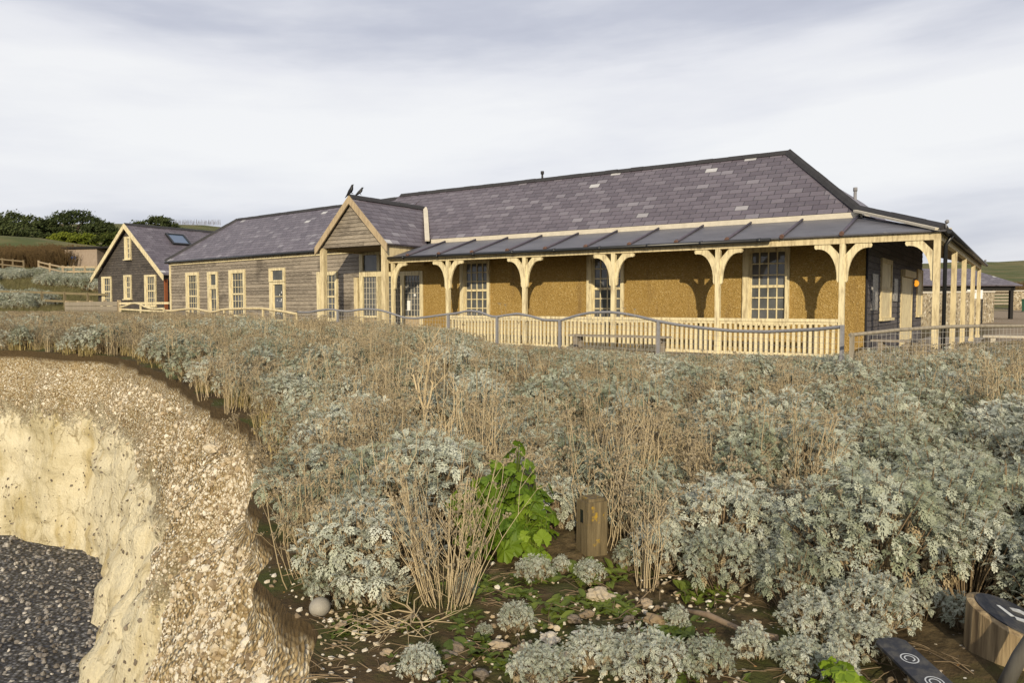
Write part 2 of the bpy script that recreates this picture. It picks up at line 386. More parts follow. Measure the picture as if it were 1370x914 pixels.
# beam, posts, brackets
k = MB(); k.box((-17.12, Y0-.06, 2.61), (X0+.06, Y0+.06, 2.77)); part(k, 'front_beam', M['cream2'])
k = MB(); k.box((X0-.06, Y0+.06, 2.61), (X0+.06, 34.2, 2.77)); part(k, 'side_beam', M['cream2'])
def bracket(x, y, sgn, parent, wall=False):
    prof = [(.05, 1.76), (.05, 2.36), (.27, 2.605), (.585, 2.605), (.60, 2.56), (.585, 2.515), (.555, 2.50), (.53, 2.51), (.50, 2.505)]
    for i in range(1, 9):                           # concave underside
        t = i/9; a = R(90)*t
        prof.append((.50-(.385)*math.sin(a), 1.86+(2.505-1.86)*math.cos(a)))
    prof += [(.115, 1.80), (.095, 1.76)]
    m = MB(); pts = [V((x+sgn*px, y-.032, pz)) for px, pz in prof]
    m.prism(pts if sgn < 0 else pts[::-1], (0, .064, 0)); part(m, 'bracket', M['cream'], parent)
def post(x, y, z0, z1, w_=.115, sides=(), m='cream'):
    k = MB(); k.box((x-w_/2, y-w_/2, z0), (x+w_/2, y+w_/2, z1)); k.box((x-w_/2-.02, y-w_/2-.02, z0), (x+w_/2+.02, y+w_/2+.02, z0+.12))
    p = part(k, 'post', M[m])
    for s in sides: bracket(x, y, s, p)
for i in range(5): post(-3.45-2.83*i, Y0, -.02, 2.608, .115, (-1, 1))
post(X0, Y0, -.02, 2.78, .125, (-1,), 'cream2')
for y in (22.44, 25.97, 30.3, 34.05): post(X0, y, -.02, 2.608, .12, (), 'cream2')
# bracket springing from the porch post
k = MB(); k.box((-17.13, Y0-.05, 0), (-17.03, Y0+.05, 2.605)); hp = part(k, 'half_post', M['cream']); bracket(-17.08, Y0, 1, hp)
# balustrade
k = MB(); x1 = -3.51; x0 = -14.70
k.box((x0, Y0-.045, .86), (x1, Y0+.045, .93)); k.box((x0, Y0-.022, .80), (x1, Y0+.022, .858)); br = part(k, 'balustrade', M['cream'])
k = MB(); k.box((x0, Y0-.03, .06), (x1, Y0+.03, .13)); part(k, 'bottom_rail', M['cream'], br)
n_ = 0
k2 = None
bal = MB(); bal.box((-.032, -.02, .13), (.032, .02, .80)); x = x1-.10
bal_ob = None
while x > x0+.05:
    if min(abs(x-(-3.45-2.83*i)) for i in range(5)) > .075:
        if bal_ob is None:
            bal_ob = bal.build('baluster', M['cream'], br); bb = bal_ob
        else:
            bb = bal_ob.copy(); COL.objects.link(bb); bb.parent = br
        bb.location = V((x, Y0, 0))-B
    x -= .1235
# gutters
k = MB(); k.tube([(-17.1, GY-.05, GZ-.045), (-4.98, GY-.05, GZ-.045)], .05, 8)
for i in range(9): k.tube([(-5.2-i*1.4, GY-.05, GZ-.045), (-5.28-i*1.4, GY-.05, GZ-.045)], .06, 8)
part(k, 'front_gutter', M['gutter'])
k = MB(); k.tube([(GX+.06, GY+.05, GZ-.03), (GX+.06, 34.4, GZ-.03)], .05, 8); part(k, 'side_gutter', M['gutter'])
k = MB(); k.tube([(GX+.05, 18.75, GZ-.05), (X0+.09, 18.8, 2.55), (X0+.09, 18.8, 0)], .04, 10); part(k, 'downpipe', M['gutter'])
for y in (GY+.0, 34.4):
    k = MB(); k.tube([(GX, y, GZ+.03), (GX, y, GZ+.14)], .015, 6); k.tube([(GX, y, GZ+.13), (GX+.015, y, GZ+.16), (GX+.03, y, GZ+.20)], [.03, .045, .02], 8); part(k, 'finial', M['steelgrey'])
# ------------------------------------------------------------------ porch
PX, PY, PA = -18.62, 17.70, 4.84
k = MB()
for a in (-20.18, -17.28): k.box((a, PY, 0), (a+.17, PY+.17, 3.24))
pp = []
for a in (-20.18, -17.28):
    k = MB(); k.box((a, PY, -.1), (a+.17, PY+.17, 3.19)); part(k, 'porch_post', M['cream2'])
k = MB(); k.slab([(PX, PY-.12, PA), (PX, PY-.12, PA), (PX, PY, PA), (PX, PY, PA)], 0, (0, 0, 0), (1, 0, 0)) if 0 else None
PE = 3.22; PW = 1.66; PB = 21.75
r = MB()
r.slab([(PX+PW, PY-.1, PE), (PX+PW, 19.56, PE), (PX, 21.45, PA), (PX, PY-.1, PA)], .06, (PX+PW, PY-.1, PE), (0, 1, 0))
r.slab([(PX, PY-.1, PA), (PX, 21.45, PA), (PX-PW, 19.56, PE), (PX-PW, PY-.1, PE)], .06, (PX-PW, PY-.1, PE), (0, 1, 0))
pr = part(r, 'porch_roof', M['slate'])
k = MB(); ridge_tiles(k, (PX, PY-.08, PA), (PX, 21.4, PA), .13, .1, .45); part(k, 'ridge_tiles', M['ridge'], pr)
k = MB(); k.bar((PX+PW-.0, 19.60, 3.44), (PX+.05, 21.36, PA+.02), .16, .05); part(k, 'valley_flashing', M['lead'], pr)
MP = wall_M(0, PY+.05, 0)
k = MB(); sl = (PA-PE)/PW
k.boards(MP, 0, 0, PE-.03, PA-.2, .13, clip=lambda z: (PX-max(0, (PA-.12-z)/sl), PX+max(0, (PA-.12-z)/sl)), seed=5)
k.prism([(PX-PW+.1, PY+.06, PE-.03), (PX+PW-.1, PY+.06, PE-.03), (PX, PY+.06, PA-.14)], (0, .1, 0))
part(k, 'porch_gable', M['boards'])
for s in (-1, 1):
    k = MB(); q = [(PX, PY-.13, PA+.02), (PX, PY-.13, PA-.24), (PX+s*(PW+.03), PY-.13, PE-.26), (PX+s*(PW+.03), PY-.13, PE+.0)]
    k.prism(q if s > 0 else q[::-1], (0, .05, 0)); part(k, 'bargeboard', M['oldwood'])
k = MB(); k.box((-20.17, PY+.17, 3.1), (-20.1, YW, 3.24)); k.box((-17.19, PY+.17, 2.6), (-17.12, YW+.05, 3.24)); part(k, 'porch_cheek', M['cream2'])
k = MB(); k.box((-20.1, PY+.16, 3.16), (-17.2, YW, 3.2)); part(k, 'porch_ceiling', M['soffit'])
k = MB(); k.box((-20.2, PY-.05, 3.05), (-20.3, PY+.1, 3.2)); k.tube([(PX-PW-.06, PY-.1, PE-.05), (PX-PW-.06, 19.4, PE-.05)], .05, 8); part(k, 'porch_gutter', M['gutter'])
# glazed entrance screen
k = MB()
ys, ye = YW-.04, YW+.1
for (a, b_, c, d) in [(-20.25, -20.08, 0, 3.2), (-19.36, -19.22, 0, 3.2), (-19.0, -18.86, 0, 3.2), (-20.08, -19.36, 3.06, 3.2), (-19.22, -19.0, 3.06, 3.2), (-20.08, -19.36, 2.27, 2.48), (-19.22, -19.0, 2.27, 2.48), (-20.08, -19.36, .78, .86), (-19.22, -19.0, .78, .86), (-20.08, -19.36, 0, .12),
        (-18.86, -17.19, 2.27, 2.42), (-18.22, -18.05, 0, 2.27), (-17.33, -17.19, 0, 2.27), (-18.05, -17.33, .78, .86), (-18.05, -17.33, 0, .12), (-18.86, -18.22, 0, .1)]:
    k.box((a, ys, c), (b_, ye, d))
es = part(k, 'entrance_screen', M['cream'])
for (a, b_, c, d) in [(-20.08, -19.36, 2.48, 3.06), (-19.22, -19.0, 2.48, 3.06), (-20.08, -19.36, .86, 2.27), (-19.22, -19.0, .86, 2.27), (-18.86, -18.22, .1, 2.27), (-18.05, -17.33, .86, 2.27)]:
    k = MB(); k.face([(a, YW+.03, c), (b_, YW+.03, c), (b_, YW+.03, d), (a, YW+.03, d)]); part(k, 'pane', M['glass'], es)
k = MB()
for (a, b_, c, d, nx, nz) in [(-20.08, -19.36, .86, 2.27, 5, 7), (-19.22, -19.0, .86, 2.27, 2, 7), (-18.86, -18.22, .1, 2.27, 4, 10), (-18.05, -17.33, .86, 2.27, 5, 7)]:
    for i in range(1, nx): x = a+(b_-a)*i/nx; k.box((x-.007, YW+.012, c), (x+.007, YW+.028, d))
    for i in range(1, nz): z = c+(d-c)*i/nz; k.box((a, YW+.014, z-.007), (b_, YW+.028, z+.007))
part(k, 'leading', M['lead'], es)
for (a, b_) in ((-20.08, -19.36), (-18.05, -17.33), (-19.22, -19.0)):
    k = MB(); k.box((a, YW, .12), (b_, YW+.03, .78)); part(k, 'kick_panel', M['oldwood'], es)
k = MB(); k.box((-17.93, YW-.005, 1.05), (-17.8, YW+.026, 1.4)); part(k, 'notice', M['white'], es)
k = MB(); k.box((-17.62, YW-.005, 1.55), (-17.55, YW+.026, 1.63)); part(k, 'notice', M['white'], es)
k = MB(); k.box((-18.93, YW-.5, .05), (-18.87, YW-.04, 2.25)); part(k, 'open_door_leaf', M['cream'], es)
k = MB(); k.box((-20.45, YW-.12, 0), (-20.27, YW-.05, 2.25)); part(k, 'door_jamb', M['cream2'])

# ================================================================== TIMBER WING (local x runs right, y into the building)
WB = V((-20.3, 19.64, 0)); WA = R(-5)
wing = empty('timber_wing', WB, 'low wing of silvery weathered timber boards under a hipped slate roof', 'building', rz=WA)
I4 = Matrix.Identity(4); O = V((0, 0, 0))
def wp(mb, name, m, parent=None): return part(mb, name, m, parent, wing, O)
k = MB(); k.boards(I4, -14.28, .05, -.2, 3.3, .145, seed=1); k.box((-14.28, .004, -.3), (.05, .25, 3.3)); k.box((-14.28, .25, -.3), (-14.05, 5.0, 3.3)); k.box((-14.05, 4.8, -.3), (.3, 5.0, 3.3)); wp(k, 'timber_wall', M['boards'])
k = MB(); k.box((-14.33, -.045, -.3), (-14.2, .05, 3.2)); wp(k, 'corner_board', M['cream'])
k = MB(); k.box((-14.33, -.05, 3.16), (-.0, .02, 3.29)); wp(k, 'fascia_board', M['cream'])
k = MB(); k.tube([(-14.45, -.17, 3.31), (0, -.17, 3.31)], .055, 8)
for i in range(14): k.box((-14.2+i*1.05, -.16, 3.24), (-14.15+i*1.05, -.0, 3.29))
wp(k, 'gutter', M['gutter'])
r = MB(); e, ez, ry, rz_ = -.16, 3.37, 2.5, 5.46
r.slab([(-14.48, e, ez), (.9, e, ez), (.9, ry, rz_), (-12.38, ry, rz_)], .05, (-14.48, e, ez), (1, 0, 0))
r.slab([(.9, ry, rz_), (.9, 5.2, ez), (-14.48, 5.2, ez), (-12.38, ry, rz_)][::1], .05, (-14.48, 5.2, ez), (-1, 0, 0))
r.slab([(-14.48, 5.2, ez), (-14.48, e, ez), (-12.38, ry, rz_)], .05, (-14.48, e, ez), (0, -1, 0))
wr = wp(r, 'slate_roof', M['slate'])
k = MB(); ridge_tiles(k, (-12.38, ry, rz_), (.6, ry, rz_)); ridge_tiles(k, (-14.48, e, ez+.02), (-12.38, ry, rz_+.02), .1, .08); wp(k, 'ridge_tiles', M['ridge'], wr)
def wwin(*a, **kw): return window(I4, *a, root=wing, base=O, proud=.09, paney=-.03, bar=.022, **kw)
wwin(-12.68, -11.53, .62, 2.77, 4, 6, 3, cas=(.19, .10, .14))
wwin(-8.84, -7.59, .75, 2.78, 4, 6, 3, cas=(.21, .11, .15))
wwin(-2.45, -1.22, .68, 2.52, 4, 6, 3, cas=(.2, .12, .14))
wwin(-10.69, -9.84, 2.08, 2.75, 1, 1, None, cas=(.2, .1, .12), sill=False, name='fanlight')
wwin(-10.66, -9.84, .1, 2.07, 2, 4, None, cas=(.19, .08, .1), name='door', sill=False)
wwin(-5.73, -4.63, 2.20, 2.76, 1, 1, None, cas=(.17, .1, .1), sill=False, name='fanlight')
dd = wwin(-5.70, -4.63, .05, 2.18, 1, 4, 1, cas=(.26, .1, .09), name='door', sill=False)
k = MB(); rr = random.Random(4)
for i in range(14):
    x, z = rr.uniform(-5.3, -4.85), rr.uniform(.8, 1.98); s = rr.uniform(.02, .035)
    k.prism([(x+s*math.cos(t*R(72)), -.037, z+s*math.sin(t*R(72))) for t in range(5)], (0, .003, 0))
wp(k, 'window_sticker', M['white'], dd)
k = MB(); k.bar((-5.44, -.12, 1.0), (-5.44, -.12, 1.15), .03, .05); wp(k, 'handle', M['gutter'], dd)

# ================================================================== BLACK COTTAGE
CB = V((-47.6, 24.0, 0))
cot = empty('black_cottage', CB, 'black boarded cottage with steep gable, cream bargeboards and a skylight', 'cottage')
def cp(mb, name, m, parent=None): return part(mb, name, m, parent, cot, O)
Wd, ev, ap = 7.3, 2.95, 6.0; cxm = Wd/2
sl = (ap-ev)/(cxm+.25)
k = MB(); k.boards(I4, 0, Wd, 0, ap-.1, .15, clip=lambda z: (max(0, cxm-(ap-.1-z)/sl), min(Wd, cxm+(ap-.1-z)/sl)), seed=2)
k.prism([(0, .004, -.3), (Wd, .004, -.3), (Wd, .004, ev), (cxm, .004, ap-.1), (0, .004, ev)], (0, .2, 0))
k.boards(wall_M(Wd, 0, R(90)), 0, 10, 0, ev+.1, .15, seed=4); k.box((Wd-.2, .2, -.3), (Wd-.004, 10, ev)); k.box((0, .2, -.3), (.2, 10, ev)); k.box((.2, 9.8, -.3), (Wd-.2, 10, ev)); cp(k, 'boarded_wall', M['blackboards'])
r = MB(); r.slab([(Wd+.25, -.25, ev), (Wd+.25, 10.2, ev), (cxm, 10.2, ap), (cxm, -.25, ap)], .07, (Wd, -.25, ev), (0, 1, 0))
r.slab([(cxm, -.25, ap), (cxm, 10.2, ap), (-.25, 10.2, ev), (-.25, -.25, ev)], .07, (0, -.25, ev), (0, 1, 0)); cr = cp(r, 'slate_roof', M['slate'])
k = MB(); ridge_tiles(k, (cxm, -.25, ap), (cxm, 10.2, ap), .12, .09); cp(k, 'ridge_tiles', M['ridge'], cr)
for s in (-1, 1):
    k = MB(); q = [(cxm, -.3, ap+.03), (cxm, -.3, ap-.27), (cxm+s*(cxm+.32), -.3, ev-.32), (cxm+s*(cxm+.32), -.3, ev-.03)]
    k.prism(q if s > 0 else q[::-1], (0, .06, 0)); cp(k, 'bargeboard', M['cream'])
for (a, b_, c, d, co_) in ((.55, 1.65, 1.2, 2.98, 3), (3.1, 3.9, 1.6, 3.02, 2), (5.35, 6.5, 1.18, 2.98, 4), (3.28, 3.95, 3.95, 5.28, 2)):
    window(I4, a, b_, c, d, co_, 4, 2, cas=(.24, .1, .12), proud=.09, paney=-.03, root=cot, base=O)
# skylight on the right-hand slope
nv = V((sl, 0, 1)).normalized(); dn = V((1, 0, -sl)).normalized()
def onroof(s_, y, h): return V((cxm, 0, ap)) + dn*s_ + V((0, y, 0)) + nv*h
k = MB()
for (s0, s1, a, b_) in ((.75, .85, 1.9, 3.1), (1.75, 1.85, 1.9, 3.1), (.85, 1.75, 1.9, 2.0), (.85, 1.75, 3.0, 3.1)):
    k.prism([onroof(s0, a, 0), onroof(s1, a, 0), onroof(s1, b_, 0), onroof(s0, b_, 0)], nv*.12)
sk = cp(k, 'skylight', M['gutter'])
k = MB(); k.prism([onroof(.85, 2.0, .03), onroof(1.75, 2.0, .03), onroof(1.75, 3.0, .03), onroof(.85, 3.0, .03)], nv*.04)
cp(k, 'pane', mat('skylight glass', lambda N: (.10, .14, .22), .05, .6), sk)
k = MB(); k.box((Wd+.02, -.05, .2), (Wd+.12, .12, 2.7)); cp(k, 'side_door_edge', mat('red brown paint', simple((.22, .07, .025), .3, 5)))

# ================================================================== birds
def crow(loc, rz, label, lean=0):
    vs = [(0, 0, .10, .07), (-.10, 0, .065, .05), (-.2, 0, .03, .024), (-.29, 0, .0, .006), (.07, 0, .15, .068), (.115, 0, .20, .045), (.145, 0, .235, .042), (.185, 0, .235, .014), (.215, 0, .225, .004),
          (.0, .03, .06, .014), (.01, .035, -.0, .006), (.045, .035, -.01, .005), (.0, -.03, .06, .014), (.01, -.035, 0, .006), (.045, -.035, -.01, .005)]
    ed = [(0, 1), (1, 2), (2, 3), (0, 4), (4, 5), (5, 6), (6, 7), (7, 8), (0, 9), (9, 10), (10, 11), (0, 12), (12, 13), (13, 14)]
    me = bpy.data.meshes.new('crow'); me.from_pydata([v[:3] for v in vs], ed, []); me.materials.append(M['bird'])
    o = bpy.data.objects.new('crow', me); COL.objects.link(o); o.location = loc; o.rotation_euler = (0, lean, rz)
    m = o.modifiers.new('skin', 'SKIN'); sv = me.skin_vertices[0].data
    for i, v in enumerate(vs): sv[i].radius = (v[3], v[3]); sv[i].use_root = (i == 0)
    m.use_smooth_shade = True
    o.modifiers.new('sub', 'SUBSURF').levels = 2; o.modifiers['sub'].render_levels = 2
    return tag(o, label, 'bird', 'birds on the porch ridge')
crow((PX-.02, PY+.05, PA+.105), R(20), 'larger black crow at the front tip of the porch ridge, upright', R(-28))
o = crow((PX+.06, PY+.36, PA+.10), R(35), 'smaller black crow hunched behind the other on the porch ridge', R(-16)); o.scale = (.85,)*3
# ================================================================== GROUND
def D(u, dep):     # plan position along the sight line of column u at a given depth
    t = (u-685)/1006; p = FH*dep + RT*(t*dep); return p.x, p.y
edge = [(-70, -12, .2), (-48, -1, .2), (-36, 4.5, .2), (-30, 6.4, .18), (-25.64, 7.25, .15), (-21.37, 8.3, .12), (-19.3, 8.75, .08), (-17.32, 9.0, .05), (-14.6, 8.3, -.03), (-12.14, 7.46, -.1), (-10.3, 6.75, -.18), (-8.88, 6.21, -.25), (-7.39, 5.75, -.38), (-6.4, 4.92, -.42), (-5.48, 4.05, -.5), (-4.31, 3.2, -.5), (-3.43, 2.74, -.5), (-2.86, 2.47, -.5), (-2.55, 2.2, -.5), (-1.9, 1.45, -.5), (-1.3, .3, -.5), (-1.4, -1.5, -.5), (-3, -5, -.4), (-7, -11, -.4), (-14, -22, -.4), (-30, -40, -.3)]
ctrl = [(0, 0, -.5), (1.5, 3, -.5), (-1, 3.4, -.5), (3, 6, -.4), (-2.5, 4.5, -.49), (-4, 5, -.47), (-3, 9, -.3), (-7, 9, -.15), (-12, 11, .1), (-18, 12, .25), (-25, 12, .4), (-35, 12, .55), (-3, 14, -.2), (4, 14, -.2), (-10, 16.5, -.05), (-3, 17.2, -.12), (-18, 17, .1), (-28, 18, .4), (-36, 19, .5), (-44, 22, .5), (0, 22, -.1), (-10, 25, -.1), (0, 35, 0), (-1.9, 49.7, .25), (6, 25, 0), (-30, 26, .35), (-20, 30, .1), (-12, 19, -.1), (-20, 19.5, 0), (10, 0, -.5), (5, -8, -.5), (20, 10, -.2), (-20, 24, 0)]
for u in (-500, -250, 0, 140, 280):
    for dep, z in ((50, 1.25), (62, 2.7), (75, 4.1), (90, 6.0), (110, 8), (150, 12.3), (190, 17), (240, 24.3), (320, 35.4), (450, 42), (700, 44)):
        x, y = D(u, dep); ctrl.append((x, y, z))
for u in (700, 1000, 1280, 1370, 1500, 1800):
    for dep, z in ((60, .45), (75, .72), (110, 2.9), (132, 4.6), (200, 10.5), (300, 18.3), (400, 20.5), (700, 20)):
        k = (1 if u > 1100 else .75)*(1 + .0*(u-1370)); x, y = D(u, dep)
        if u >= 1500: z *= 1.12
        if u == 1280: z *= .95
        ctrl.append((x, y, z))
for a, d_, z in ((-150, 100, -.2), (150, 60, .5), (300, -100, 0), (100, -300, 0)): ctrl.append((a, d_ if a > 0 else 60, z if a > 0 else 14))
ctrl = [c for c in ctrl] + [e for e in edge]
cp_ = np.array(ctrl, float)
cp_ = cp_[np.unique(cp_[:, :2].round(2), axis=0, return_index=True)[1]]
_d = np.hypot(cp_[:, None, 0]-cp_[None, :, 0], cp_[:, None, 1]-cp_[None, :, 1])
_w = np.linalg.solve(_d + np.eye(len(cp_))*-.0005, cp_[:, 2])
def zland(x, y):
    x = np.atleast_1d(np.asarray(x, float)); y = np.atleast_1d(np.asarray(y, float)); out = np.zeros(len(x))
    for i in range(0, len(x), 4000):
        dd = np.hypot(x[i:i+4000, None]-cp_[None, :, 0], y[i:i+4000, None]-cp_[None, :, 1]); out[i:i+4000] = dd @ _w
    return out
def zl(x, y): return float(zland([x], [y])[0])
# resample + roughen the rim
rim = []
for i in range(len(edge)-1):
    a, b_ = V(edge[i]), V(edge[i+1]); L = (b_-a).length; mid = (a+b_)/2; dist = math.hypot(mid.x, mid.y)
    st = max(.10, min(2.5, .018*dist if dist < 26 else .1*dist)); n = max(1, int(L/st))
    for k in range(n):
        t = k/n
        # Catmull-Rom through the surveyed points
        p0 = V(edge[max(i-1, 0)]); p3 = V(edge[min(i+2, len(edge)-1)])
        q = .5*((2*a)+(b_-p0)*t+(2*p0-5*a+4*b_-p3)*t*t+(3*a-p0-3*b_+p3)*t**3)
        rim.append(q)
rim.append(V(edge[-1]))
tan = [(rim[min(i+1, len(rim)-1)]-rim[max(i-1, 0)]) for i in range(len(rim))]
outn = []
for i in range(len(rim)):
    t = sum((tan[j] for j in range(max(0, i-6), min(len(rim), i+7))), V((0, 0, 0))); t.z = 0; t.normalize(); outn.append(V((t.y, -t.x, 0)))
for i, q in enumerate(rim):
    far = min(1, math.hypot(q.x, q.y)/8)
    q += outn[i]*(noise.noise(V((q.x*1.1, q.y*1.1, 3)))*.22+noise.noise(V((q.x*4, q.y*4, 9)))*.09)*(.5+.5*far)
poly = [(q.x, q.y) for q in rim] + [(-120, -40), (-120, -14)]
PX_ = np.array(poly)
def in_bay(x, y):
    x = np.asarray(x, float); y = np.asarray(y, float); c = np.zeros(x.shape, bool); n = len(PX_); j = n-1
    for i in range(n):
        xi, yi = PX_[i]; xj, yj = PX_[j]
        m = ((yi > y) != (yj > y)) & (x < (xj-xi)*(y-yi)/(yj-yi+1e-12)+xi); c ^= m; j = i
    return c
rimA = np.array([(q.x, q.y) for q in rim])
def edge_dist(x, y):
    return float(np.hypot(rimA[:, 0]-x, rimA[:, 1]-y).min())
# terrain points
pts = []
r_ = .6
a0 = math.atan2(FH.y, FH.x)
while r_ < 900:
    st = max(.14, .022*r_ if r_ < 60 else .045*r_)
    nA = int(2*math.pi*r_/st) if r_ < 4 else int(1.75*r_/st)
    for k in range(nA):
        a = (a0-.875+1.75*(k+random.random()*.6)/nA) if r_ >= 4 else (2*math.pi*k/nA)
        rr = r_+random.uniform(-.3, .3)*st
        pts.append((rr*math.cos(a), rr*math.sin(a)))
    if r_ >= 4:
        for k in range(14):
            a = a0+.875+(2*math.pi-1.75)*(k+.5)/14; pts.append((r_*math.cos(a), r_*math.sin(a)))
    r_ += st
for k in range(24): pts.append((1500*math.cos(k*math.pi/12), 1500*math.sin(k*math.pi/12)))
pa = np.array(pts); keep = ~in_bay(pa[:, 0], pa[:, 1])
dm = np.array([np.hypot(rimA[:, 0]-x, rimA[:, 1]-y).min() for x, y in pa]); keep &= dm > .09
pa = pa[keep]
nb = len(rim); allp = [V((q.x, q.y)) for q in rim] + [V((-120, -40)), V((-120, -14))] + [V(p) for p in pa]
nbp = nb+2
res = geometry.delaunay_2d_cdt(allp, [(i, (i+1) % nbp) for i in range(nbp)], [], 0, 1e-5)
tv, tf = res[0], res[2]
txy = np.array([(v.x, v.y) for v in tv]); cen = np.array([[sum(tv[i].x for i in f)/3, sum(tv[i].y for i in f)/3] for f in tf])
ok = ~in_bay(cen[:, 0], cen[:, 1])
tz = zland(txy[:, 0], txy[:, 1])
de = np.array([np.hypot(rimA[:, 0]-x, rimA[:, 1]-y).min() for x, y in txy])
rd = np.hypot(txy[:, 0], txy[:, 1])
for i in range(len(txy)):
    x, y = txy[i]; f = min(1, de[i]/.5)
    if rd[i] < 40 and de[i] > .02:
        tz[i] += f*(noise.noise(V((x*1.3, y*1.3, 0)))*.07+noise.noise(V((x*5, y*5, 4)))*.025)
    elif rd[i] > 70: tz[i] += noise.noise(V((x*.03, y*.03, 2)))*min(1.2, (rd[i]-70)*.02)
rimz = {i: tz[i] for i in range(nb)}
me = bpy.data.meshes.new('ground')
me.from_pydata([(txy[i, 0], txy[i, 1], tz[i]) for i in range(len(txy))], [], [tuple(f) for f, k in zip(tf, ok) if k])
g1 = me.attributes.new('soil', 'FLOAT', 'POINT'); g2 = me.attributes.new('pasture', 'FLOAT', 'POINT'); g3 = me.attributes.new('track', 'FLOAT', 'POINT')
uu = [to_px((txy[i, 0], txy[i, 1], tz[i])) if V((txy[i, 0], txy[i, 1], 0)).dot(FH) > 1 else (0, 0) for i in range(len(txy))]
soil = []; past = []; trk = []
for i in range(len(txy)):
    x, y = txy[i]; s = max(0, 1-de[i]/.5)
    s = max(s, max(0, 1-rd[i]/6.2)*1.6 if rd[i] < 6.2 else 0)
    soil.append(min(1, s)); past.append(min(1, max(0, (rd[i]-55)/40)))
    trk.append(1.0 if (-1.0 < x < 14 and 26 < y < 100) or (-6 < x < 20 and 48 < y < 85) else 0.0)
g1.data.foreach_set('value', soil); g2.data.foreach_set('value', past); g3.data.foreach_set('value', trk)
me.polygons.foreach_set('use_smooth', [True]*len(me.polygons))
def groundf(N):
    at = lambda n: N.n('ShaderNodeAttribute', attribute_name=n).outputs['Fac']
    n1 = N.noise(N.obj, 1.7, 6, .6); n2 = N.noise(N.obj, 9, 6, .65); n3 = N.noise(N.obj, .12, 4, .6)
    litter = N.mix(N.ramp(n2, [(.35, 0), (.65, 1)]), (.035, .025, .012), (.15, .11, .055))
    litter = N.mix(N.ramp(n1, [(.5, 0), (.65, .7)]), litter, (.06, .075, .022))
    soilc = N.mix(n2, (.036, .025, .012), (.105, .072, .036))
    soilc = N.mix(N.ramp(n1, [(.47, 0), (.60, .75)]), soilc, (.05, .065, .014))
    vo = N.n('ShaderNodeTexVoronoi', {'Vector': N.obj, 'Scale': 26.0})
    peb = N.math('MULTIPLY', N.ramp(vo.outputs['Distance'], [(.16, 1), (.22, 0)]), N.ramp(N.n('ShaderNodeSeparateColor', {0: vo.outputs['Color']}).outputs[1], [(.72, 0), (.76, 1)]))
    soilc = N.mix(peb, soilc, N.ramp(N.n('ShaderNodeSeparateColor', {0: vo.outputs['Color']}).outputs[0], [(0, (.4, .2, .06)), (.4, (.45, .38, .28)), (1, (.6, .57, .5))]))
    pas = N.mix(N.ramp(n3, [(.4, 0), (.62, 1)]), (.075, .088, .028), (.15, .13, .055))
    pas = N.mix(N.ramp(N.noise(N.obj, .6, 5, .7), [(.5, 0), (.75, .6)]), pas, (.06, .07, .025))
    trc = N.mix(n1, (.19, .145, .10), (.30, .24, .17))
    c = N.mix(at('pasture'), litter, pas)
    c = N.mix(N.ramp(N.math('ADD', at('soil'), N.math('MULTIPLY', N.math('SUBTRACT', n1, .5), .6)), [(.35, 0), (.55, 1)]), c, soilc)
    c = N.mix(at('track'), c, trc)
    return c, n2, .8, .05
me.materials.append(mat('ground', groundf, .95, .15))
go = bpy.data.objects.new('ground', me); COL.objects.link(go); tag(go, kind='structure')

# ------------------------------------------------------------------ cliff
DEEP = 4.5
ci0 = next(i for i, q in enumerate(rim) if q.x > -49); ci1 = max(i for i, q in enumerate(rim) if q.y > -12)
rows = [0, .06, .14, .24] + [.24+.085*k for k in range(1, 51)]
cv = []; cf = []; chalk = []; soilr = []; dmap = []
arc = 0
for i in range(ci0, ci1+1):
    q = rim[i]; o = outn[i]
    if i > ci0: arc += (rim[i]-rim[i-1]).length
    near = min(1, max(0, (q.x+17)/6))          # 0 on the far face, 1 on the near flank
    ztop = rimz[i]
    bd = 1.4+ (0 if q.x < -14 else min(1.5, (q.x+14)*.10)) + noise.noise(V((arc*.5, 0, 5)))*.55 + noise.noise(V((arc*1.6, 0, 8)))*.3
    for j, d in enumerate(rows):
        s1 = .22+.14*near; s2 = .12+.20*near
        of = (.14*min(d, .24) + s1*max(0, min(d, bd)-.24)*1.15 + s2*max(0, d-max(bd, .24)))
        lip = 0 if d < .24 else min(1, (d-.24)/.5)
        p3 = V((q.x*1, q.y*1, (ztop-d)))
        nz = noise.fractal(V((arc*.75, d*.28, 1.3)), 1.0, 2.0, 4)*.42*lip*(.4+.6*near*1) + (abs(noise.noise(V((arc*2.6, d*.7, 7))))-.2)*.22*lip + noise.noise(V((arc*1.2, d*3.2, 17)))*.10*lip + noise.noise(V((p3.x*6, p3.y*6, p3.z*6)))*.05*min(1, d/.1) + noise.noise(V((p3.x*2.1, p3.y*2.1, p3.z*2.3)))*.11*lip
        if j == 0: nz = 0
        v = V((q.x, q.y, ztop)) + o*(of+nz) - V((0, 0, d)); cv.append(v)
        chalk.append(min(1, max(0, (d-bd)/1.5+.5))); sd_ = (.17 if q.x < -8 else .09)+.10*noise.noise(V((arc*2.3, 0, 3))); soilr.append(1.0 if d < sd_ else max(0, 1-(d-sd_)/.07)); dmap.append(d)
W_ = len(rows); nI = ci1-ci0+1
for i in range(nI-1):
    for j in range(W_-1): cf.append((i*W_+j, i*W_+j+1, (i+1)*W_+j+1, (i+1)*W_+j))
me = bpy.data.meshes.new('cliff'); me.from_pydata([tuple(v) for v in cv], [], cf)
me.attributes.new('chalk', 'FLOAT', 'POINT').data.foreach_set('value', chalk); me.attributes.new('soil', 'FLOAT', 'POINT').data.foreach_set('value', soilr)
me.polygons.foreach_set('use_smooth', [True]*len(cf))
